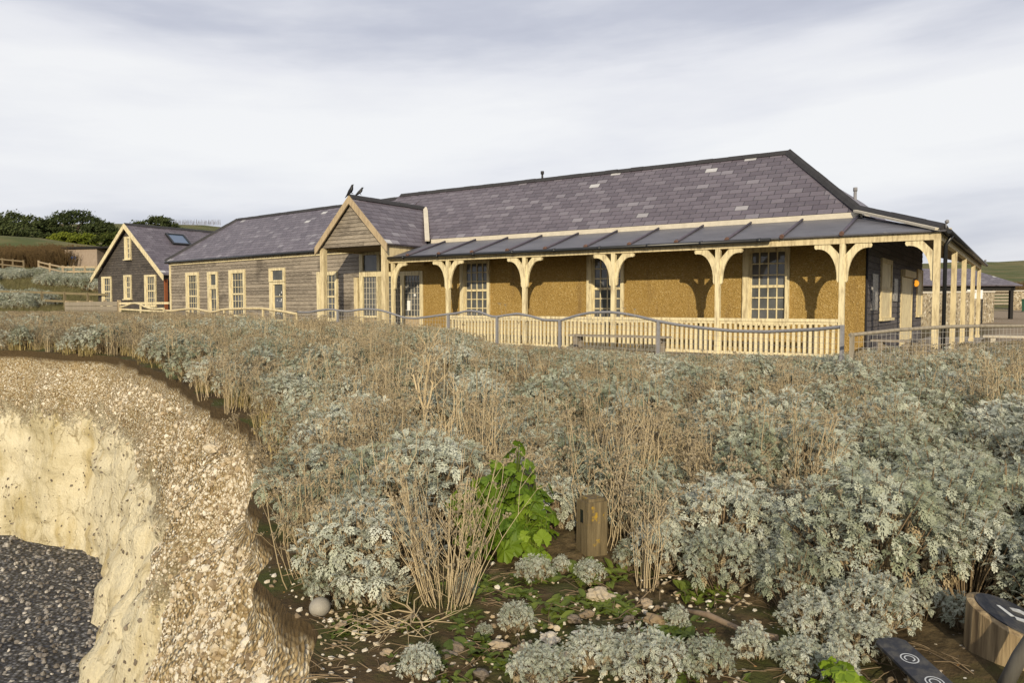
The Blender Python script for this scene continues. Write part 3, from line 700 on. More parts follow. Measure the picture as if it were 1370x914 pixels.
def clifff(N):
    at = lambda n: N.n('ShaderNodeAttribute', attribute_name=n).outputs['Fac']
    n1 = N.noise(N.obj, 2.3, 6, .6); n2 = N.noise(N.obj, 14, 6, .7); n4 = N.noise(N.mapv(N.obj, (1.2, 1.2, .22)), 1.6, 5, .6)
    ch = N.mix(n1, (.56, .49, .33), (.74, .68, .50))
    ch = N.mix(N.ramp(n4, [(.52, 0), (.66, .75)]), ch, (.44, .35, .17))
    sx = N.n('ShaderNodeSeparateXYZ', {0: N.obj})
    far = N.ramp(N.math('MULTIPLY', N.math('ADD', sx.outputs[0], 30.0), 1/14), [(.55, 1), (.95, 0)])
    al = N.math('MULTIPLY', N.ramp(N.noise(N.mapv(N.obj, (1, 1, .6)), .8, 5, .65), [(.45, 0), (.62, .85)]), far)
    ch = N.mix(al, ch, (.26, .20, .05))
    fl = N.n('ShaderNodeTexVoronoi', {'Vector': N.mapv(N.obj, (1, 1, 1.3)), 'Scale': 7.0})
    fm = N.math('MULTIPLY', N.ramp(fl.outputs['Distance'], [(.13, 1), (.19, 0)]), N.ramp(N.n('ShaderNodeSeparateColor', {0: fl.outputs['Color']}).outputs[0], [(.8, 0), (.84, 1)]))
    ch = N.mix(N.math('MULTIPLY', fm, 0.0), ch, (.06, .055, .045)); n6 = N.noise(N.mapv(N.obj, (1, 1, .5)), 6, 7, .75); ch = N.mix(N.ramp(n6, [(.55, 0), (.75, .6)]), ch, (.40, .34, .20)); ch = N.mix(N.ramp(n2, [(.3, .5), (.42, 0)]), ch, (.38, .31, .17)); wv = N.mapv(N.n('ShaderNodeVectorMath', {0: N.obj, 1: N.n('ShaderNodeVectorMath', {0: N.noise(N.obj, 2.0, 4, .6, 1), 3: .55}, operation='SCALE').outputs[0]}, operation='ADD').outputs[0], (1, 1, .5)); ck = N.n('ShaderNodeTexVoronoi', {'Vector': wv, 'Scale': 1.9}, feature='DISTANCE_TO_EDGE').outputs['Distance']; crk = N.ramp(ck, [(0, 1), (.018, .5), (.04, 0)]); ch = N.mix(N.math('MULTIPLY', crk, N.ramp(n1, [(.42, 0), (.58, .75)])), ch, (.22, .165, .08))
    vo = N.n('ShaderNodeTexVoronoi', {'Vector': N.obj, 'Scale': 30.0, 'Randomness': 1.0})
    w = N.n('ShaderNodeSeparateColor', {0: vo.outputs['Color']}).outputs[0]
    gr = N.ramp(w, [(0, (.16, .12, .07)), (.3, (.36, .27, .15)), (.6, (.50, .42, .27)), (.85, (.62, .56, .42)), (1, (.72, .68, .58))])
    gr = N.mix(N.ramp(vo.outputs['Distance'], [(.35, 0), (.65, .6)]), gr, (.24, .17, .08))
    gr = N.mix(N.ramp(n1, [(.5, 0), (.7, .45)]), gr, (.38, .27, .12))
    k = N.ramp(N.math('ADD', at('chalk'), N.math('ADD', N.math('MULTIPLY', N.math('SUBTRACT', n1, .5), 1.0), N.math('MULTIPLY', N.math('SUBTRACT', n2, .5), .9))), [(.36, 0), (.64, 1)])
    c = N.mix(k, gr, ch)
    so = N.mix(n2, (.034, .024, .012), (.095, .066, .034))
    c = N.mix(at('soil'), c, so)
    h = N.math('ADD', N.math('MULTIPLY', N.noise(N.mapv(N.obj, (1, 1, .45)), 4.5, 7, .7), N.math('MULTIPLY', k, 2.2)), N.math('MULTIPLY', N.math('SUBTRACT', .6, vo.outputs['Distance']), N.math('SUBTRACT', 1.0, N.math('MULTIPLY', k, .85))))
    h = N.math('MULTIPLY', N.math('ADD', h, N.math('MULTIPLY', n2, .6)), N.math('SUBTRACT', 1.0, N.math('MULTIPLY', at('soil'), .7)))
    return c, h, .9, .06
me.materials.append(mat('chalk and coombe rock', clifff, .95, .1))
clo = bpy.data.objects.new('cliff', me); COL.objects.link(clo); tag(clo, kind='structure')

# ------------------------------------------------------------------ beach
bx = []; bf = []; n = 150
for i in range(n+1):
    for j in range(n+1):
        x = -75+75*i/n; y = -45+60*j/n
        bx.append((x, y, -4.35+noise.noise(V((x*.5, y*.5, 0)))*.12+noise.noise(V((x*2.2, y*2.2, 3)))*.06-.02*max(0, 6-y)*.5))
for i in range(n):
    for j in range(n): a = i*(n+1)+j; bf.append((a, a+n+1, a+n+2, a+1))
me = bpy.data.meshes.new('beach'); me.from_pydata(bx, [], bf); me.polygons.foreach_set('use_smooth', [True]*len(bf))
def beachf(N):
    vo = N.n('ShaderNodeTexVoronoi', {'Vector': N.obj, 'Scale': 13.0}); w = N.n('ShaderNodeSeparateColor', {0: vo.outputs['Color']}).outputs[0]
    c = N.ramp(w, [(0, (.05, .05, .056)), (.45, (.11, .11, .12)), (.8, (.2, .2, .205)), (.93, (.3, .29, .27)), (1, (.5, .48, .44))])
    c = N.mix(N.ramp(vo.outputs['Distance'], [(.3, 0), (.6, .9)]), c, (.015, .015, .018))
    return c, N.math('SUBTRACT', 1.0, vo.outputs['Distance']), 1.0, .08
me.materials.append(mat('dark shingle', beachf, .6, .4))
bo = bpy.data.objects.new('beach', me); COL.objects.link(bo); tag(bo, kind='structure')

M['gfb'] = mat('grey fence boards', paint((.30, .26, .2), (.16, .13, .09), .6), .9)
# ================================================================== FENCES
def fence(name, label, pix, deps, posts, m_rail, m_post, mesh_wire=True, zlow=None, tube_r=.03, mid=None):
    # pix: rail profile (u, v); deps: (u, depth) plan line; posts: u of posts
    du = [d[0] for d in deps]; dv = [d[1] for d in deps]
    def P(u): return at_depth(u, float(np.interp(u, [p[0] for p in pix], [p[1] for p in pix])), float(np.interp(u, du, dv)))
    us = np.linspace(pix[0][0], pix[-1][0], max(12, int((pix[-1][0]-pix[0][0])/2.5)))
    # smooth the surveyed profile
    vs = np.interp(us, [p[0] for p in pix], [p[1] for p in pix]); ker = np.array([1, 2, 3, 2, 1])/9.; vp = np.pad(vs, 2, mode='edge'); vs = np.convolve(vp, ker, 'valid')
    line = [at_depth(u, v, float(np.interp(u, du, dv))) for u, v in zip(us, vs)]
    base = line[0].copy(); base.z = zl(base.x, base.y)
    root = empty(name, base, label, 'fence')
    k = MB(); k.tube(line, tube_r, 8); part(k, 'rail', m_rail, None, root, base)
    for u in posts:
        p = P(u); z0 = zl(p.x, p.y)-.1
        k = MB(); k.box((p.x-.03, p.y-.03, z0), (p.x+.03, p.y+.03, p.z+.03)); part(k, 'post', m_post, None, root, base)
    if mesh_wire:
        k = MB(); L = 0; acc = 0; rw = .0024
        for i in range(len(line)-1):
            a, b_ = line[i], line[i+1]; seg = (b_-a).length
            while acc < seg:
                p = a.lerp(b_, acc/seg); k.box((p.x-rw, p.y-rw, zl(p.x, p.y)), (p.x+rw, p.y+rw, p.z)); acc += .1
            acc -= seg
        st = 4
        for h in np.arange(.1, 1.05, .1):
            seq = [V((p.x, p.y, min(p.z-.02, zl(p.x, p.y)+h))) for p in line[::st]]
            for a, b_ in zip(seq, seq[1:]): k.bar(a, b_, rw*2, rw*2)
        part(k, 'wire_mesh', M['wire'], None, root, base)
    return root
M['grw'] = mat('greyed rail wood', paint((.27, .24, .19), (.15, .125, .09), .8), .9)
prof = [(398, 417.6), (412.7, 418.3), (425.6, 415.6), (441.4, 413.7), (453, 415.5), (466, 416.8), (481, 414.2), (493.5, 413.4), (508.8, 415), (524, 419.5), (539.4, 424.9), (554.8, 426.1), (573, 424.1), (588.5, 421.8), (600.7, 420.3), (609, 419.6), (628, 415.5), (643, 417.7), (656.4, 423.4), (665, 424), (673.5, 422.5), (692.5, 419.6), (711.5, 423.4), (726.6, 428.2), (749.4, 429.1), (770.3, 422.5), (789.3, 418.3), (817.7, 417.7), (836, 420), (855.6, 423.8), (879, 429.6), (908.8, 435), (940.3, 439), (979.7, 443), (1027, 444), (1090, 441), (1128, 437.2)]
deps = [(220, 31), (300, 27), (440, 22.5), (600, 20), (747, 17.5), (880, 15.5), (1131, 12.5)]
fence('wavy_fence', 'grey wavy-topped rail and wire mesh fence in front of the veranda', prof, deps, [452, 600, 665, 749, 881, 1127], M['steelgrey'], M['steelgrey'])
prof = [(221.6, 415.5), (229.6, 416.4), (244, 414), (260, 412.8), (276, 416.4), (284, 418), (298.7, 414), (310, 413.5), (332, 412.7), (352, 412.7), (364.5, 414.8), (380.6, 417), (396.7, 420.4)]
fence('wavy_fence', 'pale wavy-topped wooden rail fence in front of the timber wing', prof, deps, [223, 258, 300, 352, 397], M['cream2'], M['cream2'], tube_r=.045)
fence('wire_fence', 'straight-railed wire fence beside the veranda corner', [(1137, 448.6), (1203, 441.4), (1270, 437.2), (1320, 436.3), (1420, 436.3)], [(1137, 11.6), (1270, 12.5), (1420, 13.8)], [1140, 1395], M['grw'], M['grw'], tube_r=.029)
# arched hurdle in front of the cottage
prof = [(160, 411), (168, 409.5), (176, 405.8), (183, 405), (189, 408), (196, 412), (208, 413.5), (219, 413)]
hr = fence('arched_hurdle', 'cream wooden hurdle with an arched rail before the black cottage', prof, [(160, 35), (220, 32)], [161, 188, 219], M['cream'], M['cream'], mesh_wire=False, tube_r=.04)
a, b_ = at_depth(160, 406, 35), at_depth(226, 405.5, 33)
k = MB(); k.bar(a, b_, .06, .09); part(k, 'top_bar', M['cream'], None, hr, hr.location)
k = MB(); k.bar(at_depth(162, 413.5, 35), at_depth(219, 417, 32), .05, .07); part(k, 'low_bar', M['cream'], None, hr, hr.location)
def rail_fence(label, P, rails, post_h, m, name='post_and_rail_fence', pw=.12, every=1, group=None):
    base = V((P[0][0], P[0][1], zl(*P[0])))
    root = empty(name, base, label, 'fence', group)
    T = []
    for x, y in P:
        z = zl(x, y); T.append(V((x, y, z)))
        k = MB(); k.box((x-pw/2, y-pw/2, z-.2), (x+pw/2, y+pw/2, z+post_h)); part(k, 'post', m, None, root, base)
    for h in rails:
        k = MB()
        for a, b_ in zip(T, T[1:]): k.bar(a+V((0, 0, h)), b_+V((0, 0, h)), .05, .13)
        part(k, 'rail', m, None, root, base)
    return root
def line_pts(a, b_, n): return [(a[0]+(b_[0]-a[0])*i/n, a[1]+(b_[1]-a[1])*i/n) for i in range(n+1)]
rail_fence('low dark post and rail fence running level left of the black cottage', line_pts(D(-60, 48.5), D(150, 46), 7), (.55, 1.05), 1.15, mat('lichened fence wood', paint((.19, .155, .09), (.1, .08, .05), .6), .9))
rail_fence('pale post and rail fence climbing the slope behind the black cottage', line_pts(D(54, 75), D(86, 66), 2)+line_pts(D(86, 66), D(145, 66), 4)[1:], (.45, 1.0, 1.4), 1.55, M['oldwood'])
rail_fence('short far length of rail fence at the brown scrub', line_pts(D(-20, 84), D(34, 78), 4), (.7, 1.25), 1.4, mat('brown fence wood', paint((.22, .17, .1), (.1, .08, .05), .6), .9))
# board fence
base = V((*D(90, 40), 0)); base.z = zl(base.x, base.y)
bfn = empty('board_fence', base, 'low weathered board fence below the black cottage', 'fence')
PP = line_pts(D(90, 40.5), D(160, 35.5), 4)
for (x, y) in PP:
    z = zl(x, y); k = MB(); k.box((x-.06, y-.06, z-.1), (x+.06, y+.06, z+.98)); part(k, 'post', M['oldwood'], None, bfn, base)
for (p, q) in zip(PP, PP[1:]):
    k = MB()
    for h in (.05, .27, .49, .71): k.bar((p[0], p[1]-.09, zl(*p)+h+.1), (q[0], q[1]-.09, zl(*q)+h+.1), .03, .2)
    part(k, 'board_panel', mat('grey fence boards', paint((.30, .26, .2), (.16, .13, .09), .6), .9) if 'gfb' not in M else M['gfb'], None, bfn, base)

# ================================================================== BENCHES, TABLE
def bench(name, label, x0, x1, y, z, back=False, cat='bench'):
    base = V(((x0+x1)/2, y, zl((x0+x1)/2, y) if y < 17.5 else 0)); root = empty(name, base, label, cat)
    k = MB()
    for i in range(3): k.box((x0, y-.2+i*.14, z-.045), (x1, y-.2+i*.14+.125, z))
    part(k, 'seat', M['greywood'], None, root, base)
    for x in (x0+.2, x1-.2):
        k = MB(); k.box((x-.05, y-.17, base.z-.05), (x+.05, y-.09, z-.046)); k.box((x-.05, y+.09, base.z-.05), (x+.05, y+.17, z-.046)); k.box((x-.045, y-.09, z-.14), (x+.045, y+.09, z-.05)); part(k, 'leg', M['greywood'], None, root, base)
    return root
M['greywood'] = mat('silver grey bench wood', paint((.27, .235, .19), (.14, .11, .08), .6), .9)
bench('bench', 'grey plank bench in front of the cream balustrade', -9.9, -7.2, 17.2, .48)
bench('bench', 'grey bench on the veranda floor by the boarded side wall', -2.95, -2.0, 18.9, .46)
M['palewood'] = M['greywood']; M['greywood'] = mat('sunbleached wood', paint((.52, .47, .38), (.3, .25, .18), .5), .9)
bench('bench', 'pale sunbleached bench beyond the wire fence by the corner post', -.85, .55, 20.5, .55)
M['greywood'] = M['palewood']

# ================================================================== RIGHT-HAND BACKGROUND
def flintf(N):
    vo = N.n('ShaderNodeTexVoronoi', {'Vector': N.obj, 'Scale': 7.0}); w = N.n('ShaderNodeSeparateColor', {0: vo.outputs['Color']}).outputs[0]
    c = N.ramp(w, [(0, (.09, .075, .055)), (.4, (.26, .2, .12)), (.75, (.42, .35, .24)), (1, (.6, .55, .45))])
    c = N.mix(N.ramp(vo.outputs['Distance'], [(.35, 0), (.6, .9)]), c, (.34, .29, .2))
    return c, vo.outputs['Distance'], 1, .05
M['flint'] = mat('flint wall', flintf, .9)
P0, P1 = V((*D(1222, 36), 0)), V((*D(1324, 43), 0)); P0.z = zl(P0.x, P0.y); P1.z = zl(P1.x, P1.y)
fw = empty('flint_wall', P0, 'flint rubble wall with pale coping seen through the veranda posts', 'wall')
k = MB(); k.bar(P0+V((0, 0, .75)), P1+V((0, 0, .75)), .4, 1.9); part(k, 'rubble_wall', M['flint'], None, fw, P0)
k = MB(); k.bar(P0+V((0, 0, 1.75)), P1+V((0, 0, 1.75)), .48, .1); part(k, 'coping', M['lead'], None, fw, P0)
nb_ = empty('notice_board', at_depth(1303, 420, 40.5), 'white notice board on posts in front of the flint wall', 'notice board'); nb_.location.z = zl(nb_.location.x, nb_.location.y)
bz = nb_.location; a, b_ = V((*D(1293, 40.6), 0)), V((*D(1313, 41), 0))
k = MB(); k.bar(a+V((0, 0, 1.83)), b_+V((0, 0, 1.83)), .05, .5); part(k, 'panel', M['white'], None, nb_, bz)
k = MB(); k.bar(a+V((0, 0, 2.1)), b_+V((0, 0, 2.1)), .09, .06); part(k, 'frame', M['gutter'], None, nb_, bz)
for p in (a, b_):
    k = MB(); k.box((p.x-.04, p.y-.04, 0), (p.x+.04, p.y+.04, 1.57)); part(k, 'post', M['gutter'], None, nb_, bz)
# open shed with slate roof
sb = V((*D(1275, 52), 0)); sb.z = zl(sb.x, sb.y)
shed = empty('slate_roofed_shed', sb, 'open dark shed with low hipped slate roof behind the flint wall', 'shed', rz=math.atan2(RT.y, RT.x))
def sp(mb, n, m): return part(mb, n, m, None, shed, O)
k = MB(); k.slab([(-7, -2.6, 2.55-sb.z), (3.0, -2.6, 2.55-sb.z), (1.0, 0, 3.75-sb.z), (-7, 0, 3.75-sb.z)], .08, (-7, -2.6, 0), (1, 0, 0))
k.slab([(3.0, -2.6, 2.55-sb.z), (3.0, 2.6, 2.55-sb.z), (1.0, 0, 3.75-sb.z)], .08, (3, 0, 0), (0, 1, 0)); k.slab([(-7, 0, 3.75-sb.z), (1, 0, 3.75-sb.z), (3.0, 2.6, 2.55-sb.z), (-7, 2.6, 2.55-sb.z)], .08, (-7, 2.6, 0), (1, 0, 0)); sp(k, 'slate_roof', M['slate'])
for x in (-6.5, -4.2, -1.9, .4, 2.5):
    k = MB(); k.box((x-.1, -2.3, -.3), (x+.1, -2.1, 2.5-sb.z)); sp(k, 'post', M['blackboards'])
k = MB(); k.box((-6.9, 1.8, -.3), (2.6, 2.0, 2.5-sb.z)); k.box((-6.9, -2.3, 2.2-sb.z), (2.7, -2.1, 2.5-sb.z)); sp(k, 'back_wall', M['blackboards'])
# gate, pillar, bin
gp = [V((*D(u, 84), 0)) for u in (1328, 1353)]
for p in gp: p.z = zl(p.x, p.y)
gt = empty('field_gate', gp[0], 'wooden bar gate at the end of the track beside the flint pillar', 'gate')
for h in (.25, .6, .95, 1.3, 1.65):
    k = MB(); k.bar(gp[0]+V((0, 0, h)), gp[1]+V((0, 0, h)), .05, .2); part(k, 'bar', M['gfb'] if 'gfb' in M else M['oldwood'], None, gt, gp[0])
for p in gp:
    k = MB(); k.box((p.x-.09, p.y-.09, p.z-.2), (p.x+.09, p.y+.09, p.z+1.9)); part(k, 'post', M['oldwood'], None, gt, gp[0])
p = V((*D(1361, 76), 0)); p.z = zl(p.x, p.y)
fp = empty('flint_pillar', p, 'stout flint gate pillar at the right edge by the track', 'pillar')
k = MB(); k.box((-.62, -.5, -.3), (.62, .5, 1.85)); part(k, 'pillar', M['flint'], None, fp, O)
k = MB(); k.box((-.7, -.58, 1.85), (.7, .58, 1.97)); part(k, 'cap', M['lead'], None, fp, O)
p = V((*D(1372, 70), 0)); p.z = zl(p.x, p.y)
M['green'] = mat('dark green plastic', simple((.012, .06, .035), .2, 3, 0), .5)
wb = empty('wheelie_bin', p, 'dark green bin standing at the right edge beside the flint pillar', 'bin')
k = MB(); k.prism([(-.3, -.32, .05), (.3, -.32, .05), (.36, -.36, 1.1), (-.36, -.36, 1.1)], (0, .68, 0)); part(k, 'body', M['green'], None, wb, O)
k = MB(); k.box((-.39, -.42, 1.1), (.39, .38, 1.2)); part(k, 'lid', M['green'], None, wb, O)
for s in (-1, 1):
    k = MB(); k.tube([(s*.3-.03, .36, .1), (s*.3+.03, .36, .1)], .1, 10); part(k, 'wheel', M['gutter'], None, wb, O)
# little block hut on the left slope
hb = V((*D(124, 86), 0)); hb.z = zl(hb.x, hb.y)
hut = empty('store_hut', hb, 'small flat-roofed grey hut with a blue plate on the slope at left', 'hut', rz=math.atan2(RT.y, RT.x)-R(12))
M['render'] = mat('grey hut render', paint((.30, .24, .19), (.17, .12, .08), .6), .9)
k = MB(); k.box((-2.0, -1.6, -.5), (2.2, 1.6, 2.0)); part(k, 'wall', M['render'], None, hut, O)
k = MB(); k.box((-2.2, -1.9, 2.0), (4.6, 1.8, 2.2)); part(k, 'flat_roof', M['blackboards'], None, hut, O)
k = MB(); k.box((2.2, -.2, -.5), (4.4, 1.6, 1.99)); part(k, 'lean_to', M['boards'], None, hut, O)
k = MB(); k.box((-1.2, -1.64, .85), (-.55, -1.6, 1.15)); part(k, 'blue_plate', mat('blue plate', lambda N: (.03, .16, .5)), None, hut, O)
# ================================================================== PLANTS
class PB(MB):
    def __init__(s): super().__init__(); s.t = []
    def poly(s, pts, tint, mi=0): s.face(pts, None, mi, False); s.t += [tint]*(len(s.f)-len(s.t))
    def stem(s, pts, rad, n=3, mi=0, tint=.5):
        s.tube(pts, rad, n, mi, cap=False, sm=True); s.t += [tint]*(len(s.f)-len(s.t))
    def mesh(s, name, mats):
        me = bpy.data.meshes.new(name); me.from_pydata(s.v, [], s.f)
        for m in mats: me.materials.append(m)
        me.polygons.foreach_set('material_index', s.mi); me.polygons.foreach_set('use_smooth', s.sm)
        me.attributes.new('tint', 'FLOAT', 'FACE').data.foreach_set('value', s.t+[.5]*(len(s.f)-len(s.t)))
        me.update(); return me
RR = random.Random(11); U = RR.uniform
def frame(o, d, roll=0, up=V((0, 0, 1))):
    d = d.normalized(); y = up.cross(d)
    if y.length < 1e-3: y = V((1, 0, 0))
    y.normalize(); z = d.cross(y); Mx = Matrix(((d.x, y.x, z.x, o.x), (d.y, y.y, z.y, o.y), (d.z, y.z, z.z, o.z), (0, 0, 0, 1)))
    return Mx @ Matrix.Rotation(roll, 4, 'X')
LOBE = [(0, -.06), (.45, -.075), (.60, -.25), (.80, -.24), (.74, -.075), (1.0, -.10), (1.06, .06), (.76, .075), (.82, .22), (.63, .26), (.46, .075), (0, .06)]
def silver_leaf(pb, o, d, L, tint, mi=0, curl=.5):
    Mx = frame(o, d, U(-.5, .5)); polys = [[(0, -.014*L), (.85*L, -.022*L), (.85*L, .022*L), (0, .014*L)]]
    for xp, ll in ((.26, .24), (.44, .36), (.62, .36), (.79, .27)):
        for s in (-1, 1):
            a = s*R(U(42, 62)); l = ll*L*U(.85, 1.1); ca, sa = math.cos(a), math.sin(a)
            polys.append([(xp*L+(px*ca-py*sa)*l, (px*sa+py*ca)*l) for px, py in LOBE])
    polys.append([(.84*L+px*L*.27, py*L*.27) for px, py in LOBE])
    for p in polys:
        pb.poly([Mx @ V((x, y, -curl*x*x/L+.35*y*y/L)) for x, y in p], tint, mi)
def dome_clump(nsh, Rd, Hh, L0, L1, nl, brown=.12):
    # rosettes of lacy leaves over a rounded cushion
    pb = PB()
    for i in range(nsh):
        a = i*2.39996+U(-.25, .25); q = min(1, math.sqrt((i+.5)/nsh)*1.02); k_ = U(.88, 1.08)+.14*noise.noise(V((math.cos(a)*q*3, math.sin(a)*q*3, nsh)))
        nrm = V((math.cos(a)*q, math.sin(a)*q, math.sqrt(max(0.02, 1-q*q))+.15)).normalized()
        tip = V((Rd*q*math.cos(a)*k_, Rd*q*math.sin(a)*k_, Hh*(.28+.72*math.sqrt(max(0, 1-q*q*.97)))*k_))
        base = V((tip.x*.3, tip.y*.3, 0))
        mid = base.lerp(tip, .5)+V((U(-.03, .03), U(-.03, .03), .01)); pb.stem([base, mid, tip], [.006, .005, .003], 3, 1, U(0, 1))
        ax = (nrm+V((U(-.25, .25), U(-.25, .25), U(0, .35)))).normalized(); tn = U(.1, .85); sz = U(.75, 1.2)
        for k in range(nl):
            f = k/nl; b_ = k*2.39996+U(-.3, .3); e = R(72-84*f+U(-12, 12))
            u_ = ax.orthogonal().normalized(); w_ = ax.cross(u_)
            d = ax*math.sin(e)+(u_*math.cos(b_)+w_*math.sin(b_))*math.cos(e)
            silver_leaf(pb, tip-ax*(.05*f+.005), d, sz*U(L0, L1)*(.55+.5*f), min(.85, max(0, tn+U(-.15, .15))), 0, U(.2, .8))
        if U(0, 1) < brown*3:
            for k in range(3):
                b_ = U(0, 6.28); silver_leaf(pb, base.lerp(tip, U(.5, .8)), V((math.cos(b_), math.sin(b_), U(-.8, -.1))), U(L0, L1)*.9, .95, 0, .9)
    return pb
M['silver'] = mat('silver ragwort leaf', leafy((.18, .21, .12), (.63, .645, .55), back=None, trans=.15, warm=(.33, .235, .115)), .8, .15)
M['woody'] = mat('woody stem', leafy((.11, .08, .05), (.28, .21, .13), trans=0), .9, .1)
M['dry'] = mat('dry stem', leafy((.20, .15, .08), (.60, .49, .31), trans=0), .85, .15)
M['dryhead'] = mat('dry seed head', leafy((.12, .094, .058), (.34, .287, .20), trans=0), .95, .05)
M['straw'] = mat('dry grass', leafy((.24, .185, .075), (.52, .42, .20), trans=.2, warm=(.12, .13, .04)), .85, .1)
M['greenleaf'] = mat('green leaf', leafy((.06, .09, .014), (.15, .19, .028), trans=.3), .5, .35)
M['mallow'] = mat('mallow leaf', leafy((.08, .15, .012), (.22, .315, .025), trans=.4), .55, .3)
SIL = [dome_clump(58, .30, .44, .055, .09, 11).mesh('ragwort_clump', [M['silver'], M['woody']]), dome_clump(44, .23, .46, .05, .085, 11).mesh('ragwort_clump', [M['silver'], M['woody']]), dome_clump(80, .40, .46, .055, .09, 11).mesh('ragwort_clump', [M['silver'], M['woody']])]
def head(pb, p, d, s):
    for k in range(RR.randint(5, 8)):
        a = U(0, 6.28); q = p+(d*U(.5, 1)+V((math.cos(a), math.sin(a), 0))*U(.3, .9))*s
        pb.stem([p, q], [.0014, .001], 3, 0, U(.3, 1))
        r = s*U(.14, .24); 
        top = [q+V((r*math.cos(t*2.09+a), r*math.sin(t*2.09+a), U(-.2, .5)*r)) for t in range(3)]; ap = q+V((0, 0, r*1.1)); lo = q-V((0, 0, r))
        for t in range(3): pb.poly([top[t], top[(t+1) % 3], ap], U(0, 1), 1); pb.poly([top[(t+1) % 3], top[t], lo], U(0, 1), 1)
def dry_bunch(ns, Rb, H, spread, heads=.7, thick=1.0, twig=4):
    pb = PB()
    for i in range(ns):
        a = U(0, 6.28); rr = Rb*math.sqrt(U(0, 1)); b0 = V((rr*math.cos(a), rr*math.sin(a), -.03)); h = H*U(.55, 1.05)
        lean = V((math.cos(a)*spread*U(.2, 1)+U(-.12, .12), math.sin(a)*spread*U(.2, 1)+U(-.12, .12), 1)); wob = V((U(-1, 1), U(-1, 1), 0))
        P = []
        for k in range(7):
            t = k/6; P.append(b0+V((lean.x*h*(t**.8)*.7, lean.y*h*(t**.8)*.7, h*t))+wob*.035*math.sin(t*U(3, 7)))
        r0 = U(.0026, .0052)*thick; tn = U(0, 1); pb.stem(P, [r0*(1-.55*k/6) for k in range(7)], 3, 0, tn)
        for k in range(RR.randint(1, twig)):
            t = U(.45, .95); j = int(t*6); q = P[j]; b_ = U(0, 6.28); l = U(.08, .22)*H
            d = V((math.cos(b_)*.75, math.sin(b_)*.75, U(.6, 1.3))).normalized(); e = q+d*l+V((U(-.02, .02), U(-.02, .02), .02)); pb.stem([q, q+d*l*.5, e], [r0*.55, r0*.45, r0*.3], 3, 0, tn)
            if U(0, 1) < heads: head(pb, e, d, U(.025, .05))
        if U(0, 1) < heads: head(pb, P[-1], V((lean.x*.3, lean.y*.3, 1)), U(.03, .06))
    return pb
DRY = [dry_bunch(26, .16, .85, .35).mesh('dry_stem_bunch', [M['dry'], M['dryhead']]), dry_bunch(30, .22, .7, .25, .9).mesh('dry_stem_bunch', [M['dry'], M['dryhead']]), dry_bunch(18, .10, .95, .3, .35, 1.25).mesh('dry_stem_bunch', [M['dry'], M['dryhead']])]
THICK = [dry_bunch(30, .3, .5, .7, 1.0, .9, 6).mesh('dry_thicket', [M['dryhead'], M['dryhead']]), dry_bunch(26, .28, .42, .9, .9, .9, 6).mesh('dry_thicket', [M['dry'], M['dryhead']])]
def grass(nb, Rb, H):
    pb = PB()
    for i in range(nb):
        a = U(0, 6.28); rr = Rb*math.sqrt(U(0, 1)); o = V((rr*math.cos(a), rr*math.sin(a), -.02)); b_ = U(0, 6.28); h = H*U(.5, 1.1); ln = V((math.cos(b_), math.sin(b_), 0))*h*U(.15, .75)
        sd = V((-math.sin(b_+U(-1, 1)), math.cos(b_), 0))*U(.0025, .005); tn = U(0, 1); pr = None
        for k in range(4):
            t = k/3; c = o+ln*t*t+V((0, 0, h*t*(1-.25*t))); w_ = sd*(1-t*.9)
            if pr: pb.poly([pr[0], pr[1], c+w_, c-w_], tn)
            pr = (c-w_, c+w_)
    return pb
GRS = [grass(90, .18, .38).mesh('grass_tuft', [M['straw']]), grass(80, .22, .28).mesh('grass_tuft', [M['straw']])]
def oval(pb, o, d, L, W, tint, mi=0, droop=.5):
    Mx = frame(o, d, U(-.4, .4)); N_ = 5; up = []; dn = []
    for k in range(N_+1):
        x = L*k/N_; w_ = W*math.sin(math.pi*min(1, (k+.35)/(N_+.4)))**.8*(1+.12*math.sin(k*2.1)); z = -droop*x*x/L
        up.append(Mx @ V((x, w_, z+w_*.3))); dn.append(Mx @ V((x, -w_, z+w_*.3)))
    mid = [Mx @ V((L*k/N_, 0, -droop*(L*k/N_)**2/L)) for k in range(N_+1)]
    for k in range(N_): pb.poly([mid[k], mid[k+1], up[k+1], up[k]], tint, mi); pb.poly([dn[k], dn[k+1], mid[k+1], mid[k]], tint, mi)
def rosette(n, Rb, L):
    pb = PB()
    for i in range(n):
        a = U(0, 6.28); rr = Rb*math.sqrt(U(0, 1)); o = V((rr*math.cos(a), rr*math.sin(a), 0)); b_ = U(0, 6.28); d = V((math.cos(b_), math.sin(b_), U(.15, 1.1))); l = L*U(.6, 1.2); oval(pb, o, d, l, l*U(.22, .34), U(0, 1), 0, U(.2, .8))
    return pb
WEED = [rosette(60, .22, .10).mesh('green_weed', [M['greenleaf']]), rosette(45, .16, .075).mesh('green_weed', [M['greenleaf']]), rosette(70, .28, .13).mesh('green_weed', [M['greenleaf']])]
def palmate(pb, o, nrm, L, tint, mi=0):
    nrm = nrm.normalized(); x = nrm.orthogonal().normalized(); x.rotate(Matrix.Rotation(U(0, 6.28), 3, nrm)); y = nrm.cross(x); n = 7; ring = []
    for k in range(n*4+1):
        a = -2.75+5.5*k/(n*4); r = L*(.40+.105*abs(math.cos(a*n/5.5*math.pi/2*1.15))+.03*math.sin(k*9)); r *= 1-.18*abs(a)/2.75
        ring.append(o+x*r*math.cos(a)+y*r*math.sin(a)-nrm*(.55*r*r/L)+nrm*.035*L*math.cos(a*n/5.5*6.28))
    for k in range(len(ring)-1): pb.poly([o, ring[k], ring[k+1]], tint, mi)
